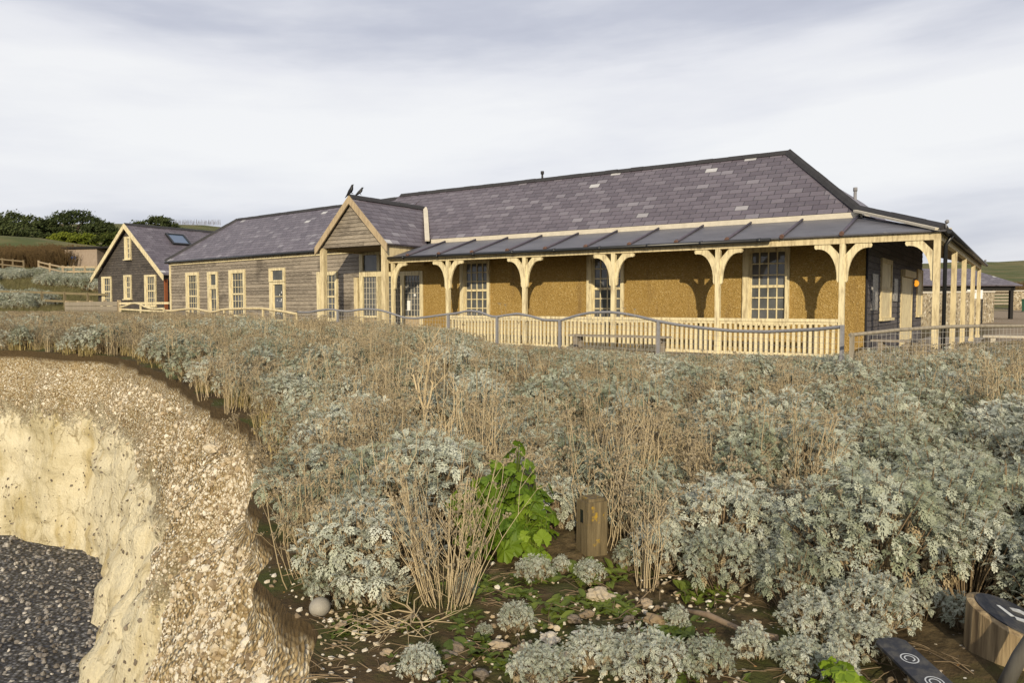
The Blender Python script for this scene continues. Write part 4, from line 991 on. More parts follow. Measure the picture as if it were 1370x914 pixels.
def mallow(mounds, L):
    # several leafy shoots of different height leaning out of one rootstock
    pb = PB()
    for (ox, oy, n, Rd, H) in mounds:
        ln = V((ox*.5, oy*.5, 0))
        for i in range(n):
            t = ((i+.5)/n)**.8; a = i*2.4+U(-.7, .7); z = H*(.10+.90*t)*U(.85, 1.08); rr = Rd*(1.05-.55*t)*U(.35, 1.25); c = V((ox*.6+ln.x*t, oy*.6+ln.y*t, z*.72)); p = c+V((rr*math.cos(a), rr*math.sin(a), z*.28))
            pb.stem([c, c.lerp(p, .6)+V((0, 0, .035)), p], [.0045, .0035, .0028], 4, 1, U(0, 1))
            palmate(pb, p, V((math.cos(a)*U(.2, 1.4)+U(-.4, .4), math.sin(a)*U(.2, 1.4)+U(-.4, .4), U(.35, 1.2))), L*U(.5, 1.3)*(1-.2*t), U(0, 1))
        pb.stem([V((ox*.3, oy*.3, -.05)), V((ox*.6, oy*.6, H*.5)), V((ox*.9, oy*.9, H*.95))], [.013, .010, .005], 5, 1, .4)
    return pb
# ---------------------------------------------------------------- who grows where (world positions on the cliff top)
def sample(n_try, spacing, dmin, dmax, prob, tmin=-1.05, tmax=1.15, seed=1):
    rs = random.Random(seed); out = []; cell = {}; n_try = int(n_try*1.4)
    for _ in range(n_try):
        d = math.sqrt(rs.uniform(dmin*dmin, dmax*dmax)); t = rs.uniform(tmin, tmax); x = FH.x*d+RT.x*t*d; y = FH.y*d+RT.y*t*d
        z = None; v0 = 408+(1.25+.35)/d*1006; u0 = 685+1006*t
        if rs.random() > prob(u0, v0, d, t): continue
        sp_ = spacing(d) if callable(spacing) else spacing; c = (int(x/sp_), int(y/sp_)); bad = False
        for i in (-1, 0, 1):
            for j in (-1, 0, 1):
                for (a, b_) in cell.get((c[0]+i, c[1]+j), ()):
                    if (a-x)**2+(b_-y)**2 < sp_*sp_: bad = True
        if bad: continue
        cell.setdefault(c, []).append((x, y)); out.append((x, y, d, u0, v0))
    if not out: return []
    A = np.array(out); ok = ~in_bay(A[:, 0], A[:, 1]); ed = np.array([np.hypot(rimA[:, 0]-x, rimA[:, 1]-y).min() for x, y in A[:, :2]])
    Z = zland(A[:, 0], A[:, 1])
    return [(r_[0], r_[1], z, r_[2], r_[3], r_[4], e) for r_, z, k, e in zip(A.tolist(), Z, ok, ed) if k and not (r_[1] > 17.3 and r_[0] < -1.0) and not (r_[1] > 22.5 and r_[0] < -34)]
def ss(a, b_, x): t = min(1, max(0, (x-a)/(b_-a))); return t*t*(3-2*t)
def vtop(u):   # how high the vegetation may stand in view of the building
    return float(np.interp(u, [-200, 350, 480, 600, 660, 900, 1100, 1200, 1500], [414, 417, 422, 436, 458, 471, 474, 459, 453]))
def fit(p, Hm, s):
    x, y, z, d, u, v, e = p
    hmax = EYE.z-(vtop(u)-408)/1006*d-z
    return min(s, hmax/Hm)
BARE = lambda u, v: 1.0 if (ss(770, 800, v) and 395 < u < 905 and v > 770) else 0.0
def p_sil(u, v, d, t):
    n = noise.noise(V((t*d*.55, d*.55, 3)))
    if v > 775 and 395 < u < 930: return 0
    if u > 860: b_ = .95 if v > 510 else .5
    elif u > 600: b_ = .8 if v > 520 else .7
    elif u > 380: b_ = .7 if v > 500 else .55
    else: b_ = .6
    return max(0, min(1, b_+n*1.1))
def p_dry(u, v, d, t):
    n = noise.noise(V((t*d*.8, d*.8, 9)))
    if v > 775 and 395 < u < 960: return 0
    if v > 690 and u > 930: return 0
    if u > 1020: b_ = .16 if v > 530 else .8
    elif u > 930: b_ = .45 if v > 520 else .85
    elif u > 600: b_ = .42 if v > 640 else .58
    else: b_ = 1.0
    return max(0, min(1, b_+n*1.4))
def p_thk(u, v, d, t):
    if v > 740: return 0
    n = noise.noise(V((t*d*.4, d*.4, 15)))
    b_ = .0 if u > 1000 and v > 540 else (.2 if v > 560 else .35)
    return max(0, min(1, b_+n*1.2))
sil = sample(34000, lambda d: .36 if d < 9 else .44, 3.0, 24, p_sil, seed=3)
dry = sample(26000, lambda d: .29 if d < 9 else .42, 3.2, 30, p_dry, seed=4)
thk = sample(14000, lambda d: .42 if d < 9 else .55, 4.0, 32, p_thk, seed=5)
grs = sample(20000, lambda d: .22 if d < 9 else .34, 3.4, 40, lambda u, v, d, t: (.0 if v > 750 else (.85 if u < 400 else .12)), seed=6)
CLEAR = [(-2.47, 4.56, .20, .75), (-.02, 4.36, .36, 1.6), (-.40, 3.80, .06, .35), (-2.95, 4.36, .38, 1.1), (-3.2, 4.2, .3, .8), (-.95, 4.0, .2, .5), (-1.1, 3.88, .3, .9), (-1.35, 3.9, .3, .9), (-1.6, 3.95, .3, .9), (-2.72, 3.3, .2, .6), (.05, 3.9, .35, 1.2), (-5.45, 6.2, .25, .6)]
def clear(p):
    for cx_, cy_, r_, ln in CLEAR:
        d_ = V((cx_, cy_)); L_ = d_.length; a_ = V((p[0], p[1])).dot(d_)/L_; off = abs((p[0]*d_.y-p[1]*d_.x)/L_)
        if L_-ln < a_ < L_+r_ and off < r_+.12: return False
    return True
sil, dry, thk = [[p for p in q_ if clear(p)] for q_ in (sil, dry, thk)]
sil = [p for p in sil if p[6] > .24]; dry = [p for p in dry if p[6] > .12]; thk = [p for p in thk if p[6] > .3]; grs = [p for p in grs if p[6] > .12 and p[3] > 8]
def hgt(me): return max(v.co.z for v in me.vertices)
HS = [hgt(m) for m in SIL]; HD = [hgt(m) for m in DRY]; HT = [hgt(m) for m in THICK]; HG = [hgt(m) for m in GRS]
def scatter(name, meshes, pts, rots, scls, idx, label_kind='stuff'):
    col = bpy.data.collections.new(name+'_kinds')
    for i, me in enumerate(meshes):
        o = bpy.data.objects.new('%s_kind_%d' % (name, i), me); col.objects.link(o)
    me = bpy.data.meshes.new(name); me.from_pydata(pts, [], [])
    me.attributes.new('rot', 'FLOAT_VECTOR', 'POINT').data.foreach_set('vector', [c for r in rots for c in r])
    me.attributes.new('scl', 'FLOAT', 'POINT').data.foreach_set('value', scls); me.attributes.new('idx', 'INT', 'POINT').data.foreach_set('value', idx)
    o = bpy.data.objects.new(name, me); COL.objects.link(o)
    ng = bpy.data.node_groups.new(name, 'GeometryNodeTree'); ng.interface.new_socket('Geometry', in_out='INPUT', socket_type='NodeSocketGeometry'); ng.interface.new_socket('Geometry', in_out='OUTPUT', socket_type='NodeSocketGeometry')
    n = ng.nodes; L = ng.links; gi = n.new('NodeGroupInput'); go_ = n.new('NodeGroupOutput'); ip = n.new('GeometryNodeInstanceOnPoints'); ci = n.new('GeometryNodeCollectionInfo')
    ci.inputs['Collection'].default_value = col; ci.inputs['Separate Children'].default_value = True; ci.inputs['Reset Children'].default_value = True
    def na(nm, ty): a = n.new('GeometryNodeInputNamedAttribute'); a.data_type = ty; a.inputs['Name'].default_value = nm; return a.outputs['Attribute']
    L.new(gi.outputs[0], ip.inputs['Points']); L.new(ci.outputs[0], ip.inputs['Instance']); ip.inputs['Pick Instance'].default_value = True
    L.new(na('idx', 'INT'), ip.inputs['Instance Index']); L.new(na('rot', 'FLOAT_VECTOR'), ip.inputs['Rotation']); L.new(na('scl', 'FLOAT'), ip.inputs['Scale']); L.new(ip.outputs[0], go_.inputs[0])
    o.modifiers.new('scatter', 'NODES').node_group = ng
    return tag(o, kind='stuff')
rs = random.Random(21)
def place(plist, meshes, H, smin, smax, nthing, name, cat, labeller, stuffname, tilt=.12, floor=.28):
    plist = sorted(plist, key=lambda p: p[3]); cnt = 0; S_ = ([], [], [], [])
    for p in plist:
        i = rs.randrange(len(meshes)); s = fit(p, H[i], rs.uniform(smin, smax))
        if s < floor: continue
        loc = (p[0], p[1], p[2]-.02); rot = (rs.uniform(-tilt, tilt), rs.uniform(-tilt, tilt), rs.uniform(0, 6.28))
        if cnt < nthing and -40 < p[4] < 1410:
            o = bpy.data.objects.new(name, meshes[i]); COL.objects.link(o); o.location = loc; o.rotation_euler = rot; o.scale = (s, s, s*rs.uniform(.9, 1.12))
            g, l = labeller(p); tag(o, l, cat, g); cnt += 1
        else: S_[0].append(loc); S_[1].append(rot); S_[2].append(s); S_[3].append(i)
    if S_[0]: scatter(stuffname, meshes, *S_)
def lab_sil(p):
    z = 'right of the dry stems, in the dense silver stand' if p[4] > 860 else ('in the middle of the slope among dry stems' if p[4] > 560 else 'near the chalk cliff edge among tan stems')
    return ('ragwort clumps '+z, 'silver-leaved ragwort clump growing '+z)
def lab_dry(p):
    z = 'among the silver clumps at right' if p[4] > 930 else ('in the middle of the slope' if p[4] > 560 else 'near the chalk cliff edge')
    return ('dry stem bunches '+z, 'bunch of thin dry tan stems standing '+z)
place(sil, SIL, HS, .7, 1.5, 250, 'ragwort_clump', 'shrub', lab_sil, 'distant_ragwort')
place(dry, DRY, HD, .5, 1.2, 250, 'dry_stem_bunch', 'dead plant', lab_dry, 'distant_dry_stems', .15)
def as_stuff(name, plist, meshes, H, smin, smax, floor=.25):
    S_ = ([], [], [], [])
    for p in plist:
        i = rs.randrange(len(meshes)); s = fit(p, H[i], rs.uniform(smin, smax))
        if s < floor: continue
        S_[0].append((p[0], p[1], p[2]-.02)); S_[1].append((rs.uniform(-.1, .1), rs.uniform(-.1, .1), rs.uniform(0, 6.28))); S_[2].append(s); S_[3].append(i)
    scatter(name, meshes, *S_)
as_stuff('dry_undergrowth', thk, THICK, HT, .8, 1.3); as_stuff('dry_grass', grs, GRS, HG, .8, 1.7)
# left slope beyond: grey scrub, rough grass; brown scrub belts
def region(n, u0, u1, d0, d1, seed, pr=None):
    q = random.Random(seed); o = []
    for _ in range(n):
        d = q.uniform(d0, d1); u = q.uniform(u0, u1); x, y = D(u, d)
        if pr and not pr(x, y): continue
        o.append((x, y, zl(x, y)))
    return o
nz = lambda x, y: noise.noise(V((x*.13, y*.13, 2)))
def far_stuff(name, pts_, meshes, s0, s1):
    scatter(name, meshes, [(x, y, z-.05) for x, y, z in pts_], [(0, 0, rs.uniform(0, 6.28)) for _ in pts_], [rs.uniform(s0, s1) for _ in pts_], [rs.randrange(len(meshes)) for _ in pts_])
far_stuff('grey_scrub', region(1100, -60, 136, 46, 74, 31, lambda x, y: nz(x, y) > -.08), [SIL[0], SIL[2]], 1.3, 2.4)
M['olivegrass'] = mat('rough olive grass', leafy((.10, .095, .04), (.27, .235, .115), trans=.15, warm=(.09, .11, .035)), .9, .1)
OLG = [grass(90, .2, .34).mesh('olive_tuft', [M['olivegrass']]), grass(80, .24, .26).mesh('olive_tuft', [M['olivegrass']])]
far_stuff('rough_grass', region(2600, -80, 250, 36, 82, 32), OLG, 1.4, 2.4)
M['brownscrub'] = mat('brown scrub twig', leafy((.07, .045, .02), (.16, .11, .055), trans=0), .95, .05)
BRN = [dry_bunch(40, .5, .9, .8, 1, 2.6, 6).mesh('scrub', [M['brownscrub'], M['brownscrub']])]
far_stuff('brown_scrub', region(420, -80, 101, 84, 97, 33), BRN, 1.5, 2.6)
far_stuff('brown_hedge', region(500, 1250, 1480, 102, 120, 34), BRN, 1.0, 1.7)
far_stuff('track_verge_grass', region(500, 1140, 1420, 13.5, 17, 35, lambda x, y: x > -1.0 or y < 17.2), GRS, .7, 1.1)
# ---------------------------------------------------------------- particular plants
def single(pb, name, mats, loc, label, cat, rz=0, group=None, s=1):
    me = pb.mesh(name, mats) if isinstance(pb, PB) else pb
    o = bpy.data.objects.new(name, me); COL.objects.link(o); o.location = loc; o.rotation_euler.z = rz; o.scale = (s,)*3; return tag(o, label, cat, group)
def g(x, y, dz=0): return (x, y, zl(x, y)+dz)
single(mallow([(0, 0, 36, .19, .74), (-.16, -.10, 30, .18, .6), (-.33, -.22, 22, .17, .42), (.13, .05, 26, .17, .52), (.06, -.14, 24, .19, .34)], .17), 'mallow_plant', [M['mallow'], M['greenleaf']], g(-2.95, 4.36), 'tall bright green plant with large lobed leaves left of the wooden stub post', 'plant')
single(mallow([(0, 0, 18, .16, .52), (-.14, 0, 16, .16, .38), (.1, -.1, 14, .15, .3)], .16), 'mallow_plant', [M['mallow'], M['greenleaf']], g(-3.15, 4.15), 'smaller darker green lobed-leaf plant leaning left of the tall one', 'plant')
single(mallow([(0, 0, 16, .14, .42), (.12, .02, 12, .13, .3)], .14), 'mallow_plant', [M['mallow'], M['greenleaf']], g(-2.80, 4.26), 'green lobed-leaf mound at the right foot of the tall green plant', 'plant')
single(mallow([(0, 0, 18, .16, .45)], .16), 'mallow_plant', [M['mallow'], M['greenleaf']], g(-4.7, 5.6), 'green lobed-leaf plant half hidden behind the dry stems at left', 'plant')
single(mallow([(0, 0, 16, .16, .2)], .13), 'mallow_plant', [M['mallow'], M['greenleaf']], g(-.62, 3.42), 'low pale green lobed-leaf plant beside the black plate', 'plant')
for i, (x, y, lb) in enumerate([(-2.98, 2.78, 'bright green weed on bare soil under the fanned dry stems'), (-2.72, 2.98, 'green weed patch at the foot of the fanned dry stems'), (-4.35, 3.85, 'bright green weed at the crumbling cliff edge'), (-4.05, 3.55, 'lower green weed at the cliff lip above the round stone'), (-2.45, 3.7, 'broad green weed mat below the wooden stub post'), (-2.2, 3.55, 'green weed mat on stony soil right of the fanned stems'), (-1.95, 3.85, 'green weed between stub post and driftwood stick'), (-1.6, 3.75, 'green weed left of the driftwood stick'), (-1.3, 3.45, 'green weed in front of the driftwood stick'), (-1.05, 3.3, 'green weed at the bottom edge below the driftwood stick'), (-.15, 3.7, 'green weed in front of the log marker'), (-2.25, 4.25, 'dark green weed at the foot of the stub post')]):
    single(WEED[i % 3], 'green_weed', None, g(x, y), lb, 'weed', i*1.3, None, .5+.07*(i % 4))
rw_ = random.Random(77)
for (x, y, z, d_, u_, v_, e_) in sample(900, .17, 3.1, 5.4, lambda u, v, d, t: (.9 if 560 < u < 1000 and 745 < v < 905 else .35 if 430 < u < 560 and v > 815 else 0), seed=41)[:18]:
    o = single(WEED[rw_.randrange(3)], 'green_weed', None, (x, y, z), 'small green weed on the stony bare soil in the foreground', 'weed', rw_.uniform(0, 6), 'small weeds on the bare soil', rw_.uniform(.35, .7))
for (u_, v_, s_, l_) in [(800, 892, .42, 'small silver ragwort at the bottom edge left of centre of the stones'), (868, 908, .5, 'silver ragwort at the bottom edge below the driftwood stick'), (722, 914, .4, 'small silver ragwort at the bottom edge below the green weeds'), (1005, 884, .42, 'small silver ragwort between the driftwood stick and the black plate'), (1075, 905, .45, 'low silver ragwort at the bottom edge left of the black plate'), (715, 775, .34, 'pale silver ragwort directly in front of the tall green plant'), (752, 765, .26, 'silver ragwort squeezed between the tall green plant and the stub post'), (838, 762, .42, 'silver ragwort leaning over the foot of the stub post at its right'), (505, 805, .5, 'silver ragwort beside the fan of bare stems'), (455, 800, .55, 'silver ragwort at the soil lip above the round cobble'), (1092, 852, .5, 'silver ragwort at the right end of the driftwood stick'), (1150, 878, .45, 'silver ragwort touching the left edge of the black plate'), (1168, 838, .55, 'silver ragwort behind the upper end of the black plate'), (948, 902, .42, 'silver ragwort at the bottom edge in front of the driftwood stick'), (1120, 912, .42, 'silver ragwort at the bottom edge nearest the pale green lobed plant'), (1290, 850, .45, 'silver ragwort against the left side of the log marker'), (690, 842, .36, 'silver ragwort on the bare soil between the stones and the fan of bare stems'), (560, 905, .36, 'silver ragwort at the bottom edge below the exposed roots'), (1235, 832, .5, 'silver ragwort between the black plate and the log marker'), (790, 778, .34, 'small silver ragwort covering the front foot of the stub post'), (620, 800, .34, 'silver ragwort at the right edge of the fan of bare stems'), (905, 842, .3, 'small silver ragwort at the left end of the driftwood stick'), (648, 848, .16, 'tiny silver ragwort tuft on the bare soil')]:
    p_ = at_z(u_, v_, -.5)
    single(SIL[rw_.randrange(3)], 'ragwort_clump', None, g(p_.x, p_.y, -.02), l_, 'shrub', rw_.uniform(0, 6), None, s_)
# fanned dry stems on the soil lip, with exposed roots
pb = dry_bunch(60, .12, .88, .6, .35, .95, 5)
fan = single(pb, 'dry_stem_bunch', [M['dry'], M['dryhead']], g(-2.72, 3.3), 'large pale fan of bare dry stems rising from the bare soil lip', 'dead plant')
pb = PB()
for i in range(13):
    a = U(2.6, 6.2); P = [V((0, 0, .03))]
    for k in range(6): a += U(-.8, .8); P.append(P[-1]+V((math.cos(a)*.09, math.sin(a)*.09, U(-.03, .035))))
    pb.stem(P, [.0045-.0006*k for k in range(7)], 5, 0, U(.2, 1))
    for j in (2, 3, 4): b2 = a+U(-1.5, 1.5); pb.stem([P[j], P[j]+V((math.cos(b2)*.08, math.sin(b2)*.08, U(0, .05))), P[j]+V((math.cos(b2)*.17, math.sin(b2)*.17, U(0, .07)))], [.0025, .002, .0012], 4, 0, U(.2, 1))
single(pb, 'exposed_roots', [M['dry']], g(-2.75, 3.05, .02), 'pale twisted roots sprawling over the bare soil at the cliff lip', 'roots')
single(dry_bunch(34, .1, 1.0, .35, .3, 1.4, 3), 'dry_stem_bunch', [M['dry'], M['dryhead']], g(-2.5, 5.25), 'tall sheaf of dry stems standing behind the wooden stub post', 'dead plant')
STK = [dry_bunch(2, .03, 1.5, .10, .9, 1.3, 7).mesh('dead_stalk', [M['dry'], M['dryhead']]), dry_bunch(4, .06, 1.3, .16, .8, 1.2, 5).mesh('dead_stalk', [M['dry'], M['dryhead']])]
for i, (u_, d_, s_) in enumerate([(672, 10.5, .95), (664, 10.2, .8), (692, 9.5, .85), (848, 9.0, .8), (857, 9.6, .95), (793, 9.2, .75), (604, 11.5, .8), (930, 8.6, .6), (545, 11, .7), (470, 12, .7), (1195, 9.5, .7), (1290, 9, .75), (1335, 8.8, .7), (985, 8.2, .5), (735, 8.5, .6), (425, 12.5, .75)]):
    x, y = D(u_, d_); single(STK[i % 2], 'dead_stalk', None, g(x, y), 'tall thin dead stalk standing above the scrub in front of the fence', 'dead plant', i*1.7, 'tall dead stalks above the scrub', s_)
# bare little sapling
pb = PB(); RRs = random.Random(5)
def twig(p, d, l, r, n):
    q = p+d*l*.5+V((RRs.uniform(-.02, .02),)*3); e = p+d*l; pb.stem([p, q, e], [r, r*.85, r*.65], 5, 0, .35)
    if n:
        for k in range(RRs.randint(2, 4)):
            dd = (d+V((RRs.uniform(-.9, .9), RRs.uniform(-.9, .9), RRs.uniform(-.1, .7)))).normalized(); twig(p.lerp(e, RRs.uniform(.4, 1)), dd, l*RRs.uniform(.5, .75), r*.55, n-1)
twig(V((0, 0, -.05)), V((.05, 0, 1)), .6, .022, 4)
single(pb, 'bare_sapling', [M['dry']], g(-5.45, 6.2), 'bare branching sapling with pale trunk left of centre', 'sapling', s=1.3)
pb = PB(); twig(V((0, 0, -.05)), V((.05, .1, 1)), .55, .016, 4)
single(pb, 'bare_sapling', [M['woody']], g(-5.6, 8.6), 'dark bare sapling in front of the balustrade', 'sapling')
# ---------------------------------------------------------------- stones
def stone_mesh(r, seed, flat=.7):
    bm = bmesh.new(); bmesh.ops.create_icosphere(bm, subdivisions=3, radius=r)
    for v in bm.verts:
        n_ = v.co.normalized(); k = 1+.55*noise.noise(n_*1.3+V((seed*7.1, 0, 0)))+.35*noise.noise(n_*2.6+V((0, seed*3.3, 0))); v.co = V((v.co.x*1.2, v.co.y, v.co.z*flat))*k
    me = bpy.data.meshes.new('stone'); bm.to_mesh(me); bm.free(); me.polygons.foreach_set('use_smooth', [False]*len(me.polygons)); return me
def stonef(stops):
    def f(N):
        r = N.n('ShaderNodeObjectInfo').outputs['Random']; c = N.ramp(r, stops); n1 = N.noise(N.obj, 30, 5, .65)
        c = N.mix(N.ramp(n1, [(.4, 0), (.7, .6)]), c, (.35, .27, .17)); return c, n1, .5, .01
    return f
M['flintstone'] = mat('flint pebble', stonef([(0, (.10, .09, .085)), (.3, (.22, .16, .09)), (.6, (.33, .25, .16)), (.85, (.42, .37, .28)), (1, (.58, .54, .46))]), .7, .3)
M['pale'] = mat('pale chalk stone', stonef([(0, (.16, .12, .08)), (.2, (.40, .31, .19)), (.5, (.60, .53, .40)), (1, (.78, .75, .66))]), .8, .2)
M['darkflint'] = mat('dark flint nodule', stonef([(0, (.035, .032, .03)), (.6, (.08, .07, .06)), (1, (.2, .17, .13))]), .5, .4)
def small_stone(r, seed, m, flat):
    bm = bmesh.new(); bmesh.ops.create_icosphere(bm, subdivisions=1, radius=r)
    for v in bm.verts: v.co = V((v.co.x*1.25, v.co.y, v.co.z*flat))*(1+.5*noise.noise(v.co/r*1.4+V((seed*5.3, seed, 0))))
    me = bpy.data.meshes.new('pebble'); bm.to_mesh(me); bm.free(); me.materials.append(m); return me
PEB = [small_stone(1, s, M['pale'], .6+.1*s) for s in range(4)]
DKS = [small_stone(1, s+9, M['darkflint'], .7) for s in range(3)]
# gravel embedded in the coombe rock, flints in the chalk
rg = random.Random(8); G_ = ([], [], [], []); F_ = ([], [], [], [])
cvn = np.array([tuple(v) for v in cv]).reshape(nI, W_, 3); chn = np.array(chalk).reshape(nI, W_); dmn = np.array(dmap).reshape(nI, W_)
arcs = np.r_[0, np.cumsum(np.linalg.norm(np.diff(cvn[:, 0], axis=0), axis=1))]
def cpos(s, j):
    i = int(np.searchsorted(arcs, s))-1; i = max(0, min(nI-2, i)); f = (s-arcs[i])/max(1e-6, arcs[i+1]-arcs[i]); j0 = int(j); g_ = j-j0; j1 = min(W_-1, j0+1)
    return (cvn[i, j0]*(1-f)+cvn[i+1, j0]*f)*(1-g_)+(cvn[i, j1]*(1-f)+cvn[i+1, j1]*f)*g_, chn[i, j0]
s_lo = arcs[min(np.searchsorted(cvn[:, 0, 0], -30), nI-1)]
for _ in range(190000):
    s = rg.uniform(s_lo, arcs[-1]*.9); j = rg.uniform(4.6, W_-1.5) ; p, ch_ = cpos(s, j); dist = math.hypot(p[0], p[1])
    if rg.random() > min(1, 8/dist) : continue
    if ch_ < .5+rg.uniform(-.4, .3) and noise.noise(V((p[0]*1.1, p[1]*1.1, p[2]*1.3))) > rg.uniform(-.6, .25):
        r = (rg.uniform(.005, .013) if rg.random() < .93 else rg.uniform(.014, .032)); G_[0].append((p[0], p[1], p[2]-.3*r)); G_[1].append((rg.uniform(0, 6), rg.uniform(0, 6), rg.uniform(0, 6))); G_[2].append(r*(1.5 if dist < 7 else 1.1 if dist < 10 else 1.4)); G_[3].append(rg.randrange(4))
    elif ch_ > .5 and rg.random() < .02*(1+3*max(0, noise.noise(V((p[0]*.9, p[1]*.9, p[2]*2.2))))):
        F_[0].append(tuple(p)); F_[1].append((rg.uniform(0, 6), rg.uniform(0, 6), rg.uniform(0, 6))); F_[2].append(rg.choice((.01, .014, .018, .024, .034))); F_[3].append(rg.randrange(3))
i0 = next(i for i in range(nI) if math.hypot(*cvn[i, 0, :2]) < 10.5 and cvn[i, 0, 0] > -12)
for _ in range(42000):
    s = rg.uniform(arcs[i0], arcs[min(nI-1, i0+int((nI-i0)*.75))]); j = rg.uniform(4.0, min(W_-1.5, 38)); p, ch_ = cpos(s, j)
    if math.hypot(p[0], p[1]) > 11 or p[0] > -1.7 or ch_ > .5+rg.uniform(-.35, .2): continue
    r = rg.uniform(.005, .013) if rg.random() < .86 else rg.uniform(.013, .034)
    G_[0].append((p[0], p[1], p[2]-.2*r)); G_[1].append((rg.uniform(0, 6), rg.uniform(0, 6), rg.uniform(0, 6))); G_[2].append(r*1.15); G_[3].append(rg.randrange(4))
scatter('cliff_gravel', PEB, *G_); scatter('cliff_flints', DKS, *F_)
# pebbles on the bare soil
S_ = ([], [], [], [])
for p in sample(9000, .03, 2.9, 6.2, lambda u, v, d, t: (.9 if v > 770 and 380 < u < 1010 else .12 if v > 700 else 0), seed=12):
    if p[6] < .03: continue
    S_[0].append((p[0], p[1], p[2]+.004)); S_[1].append((rg.uniform(0, .5), rg.uniform(0, .5), rg.uniform(0, 6))); S_[2].append(rg.choice((.006, .008, .01, .012, .018))); S_[3].append(rg.randrange(4))
scatter('soil_pebbles', PEB, *S_)
# broken twigs and litter on the soil
pb_ = []
for q_ in range(3):
    pb = PB()
    for i in range(4):
        a = U(0, 6.28); c = V((U(-.06, .06), U(-.06, .06), U(.004, .012))); l = U(.03, .09); e = V((math.cos(a)*l, math.sin(a)*l, U(-.004, .02))); pb.stem([c-e, c+V((U(-.01, .01), U(-.01, .01), .004)), c+e], [.0022, .002, .0012], 4, 0, U(0, 1))
    pb_.append(pb.mesh('twigs', [M['woody']]))
S_ = ([], [], [], [])
for p in sample(1100, .12, 2.9, 6.2, lambda u, v, d, t: (.9 if v > 740 and 380 < u else 0), seed=14):
    if p[6] < .05: continue
    S_[0].append((p[0], p[1], p[2]+.004)); S_[1].append((0, 0, rg.uniform(0, 6))); S_[2].append(rg.uniform(.6, 1.5)); S_[3].append(rg.randrange(3))
scatter('fallen_twigs', pb_, *S_)
# beach cobbles
S_ = ([], [], [], [])
for _ in range(16000):
    x = rg.uniform(-34, -7); y = rg.uniform(-6, 9)
    S_[0].append((x, y, -4.35+noise.noise(V((x*.5, y*.5, 0)))*.12+noise.noise(V((x*2.2, y*2.2, 3)))*.06-.02*max(0, 6-y)*.5)); S_[1].append((rg.uniform(0, 6),)*3); S_[2].append(rg.uniform(.02, .055)); S_[3].append(rg.randrange(3))
M['cobble'] = mat('beach cobble', stonef([(0, (.05, .05, .056)), (.55, (.13, .13, .14)), (.85, (.26, .26, .26)), (1, (.55, .53, .5))]), .5, .4)
scatter('beach_cobbles', [small_stone(1, s+20, M['cobble'], .6) for s in range(3)], *S_)
STM = [stone_mesh(1, s, .62) for s in range(5)]
for m in STM: m.materials.append(M['flintstone'])
stones = [(880, 838, .075, 'grey'), (803, 803, .09, 'white'), (768, 832, .055, 'buff'), (785, 826, .045, 'grey'), (905, 890, .05, 'white'), (735, 858, .06, 'buff'), (700, 872, .055, 'pale'), (715, 880, .05, 'pale'), (645, 905, .05, 'white'), (600, 880, .045, 'grey'), (517, 876, .04, 'buff'), (515, 899, .045, 'grey'), (840, 832, .04, 'tan'), (865, 812, .045, 'tan'), (668, 866, .05, 'pale'), (755, 880, .04, 'grey'), (930, 868, .05, 'white'), (612, 872, .06, 'buff'), (830, 880, .04, 'tan'), (690, 895, .045, 'white'), (455, 840, .035, 'buff'), (1010, 842, .045, 'pale'), (1320, 890, .05, 'grey'), (1290, 878, .045, 'tan')]
where = {0: 'right of the green weeds', 1: 'below the stub post'}
for i, (u, v, r, c) in enumerate(stones):
    p = at_z(u, v, -.5); p.z = zl(p.x, p.y)
    o = bpy.data.objects.new('flint_stone', STM[i % 5]); COL.objects.link(o); o.location = p+V((0, 0, r*.25)); o.scale = (r*.72,)*3; o.rotation_euler = (rg.uniform(-.3, .3), rg.uniform(-.3, .3), rg.uniform(0, 6))
    tag(o, 'rough flint stone lying on the bare soil in the foreground', 'stone', 'flint stones on the bare soil')
me = stone_mesh(.062, 3, .95)
M['round'] = mat('smooth grey cobble', simple((.27, .25, .21), .25, 60, .04), .6); me.materials.append(M['round'])
bm = bmesh.new(); bmesh.ops.create_icosphere(bm, subdivisions=4, radius=.058); bm.to_mesh(me); bm.free(); me.polygons.foreach_set('use_smooth', [True]*len(me.polygons))
p = at_z(428, 822, -.5); o = bpy.data.objects.new('round_cobble', me); COL.objects.link(o); o.location = (p.x, p.y, zl(p.x, p.y)+.04); o.scale = (1, 1.05, .93); tag(o, 'smooth round grey cobble on the soil at the cliff lip', 'stone')
for j, (u, v, r) in enumerate([(352, 606, .09), (362, 612, .075), (338, 606, .07), (345, 620, .07), (283, 622, .06), (232, 618, .06)]):
    p = at_z(u, v, -.75); k = int(np.argmin(np.hypot(rimA[:, 0]-p.x, rimA[:, 1]-p.y))); q = rim[k]+outn[k]*(.2+.0*j)
    o = bpy.data.objects.new('chalk_lump', STM[j % 5].copy()); o.data.materials[0] = M['pale']; COL.objects.link(o); o.location = (q.x+.12*(j-2), q.y+.05*j, q.z-.42-.05*(j % 3)); o.scale = (r,)*3; tag(o, 'pale chalk lump bedded in the gravel just under the cliff lip', 'stone', 'chalk lumps under the lip')
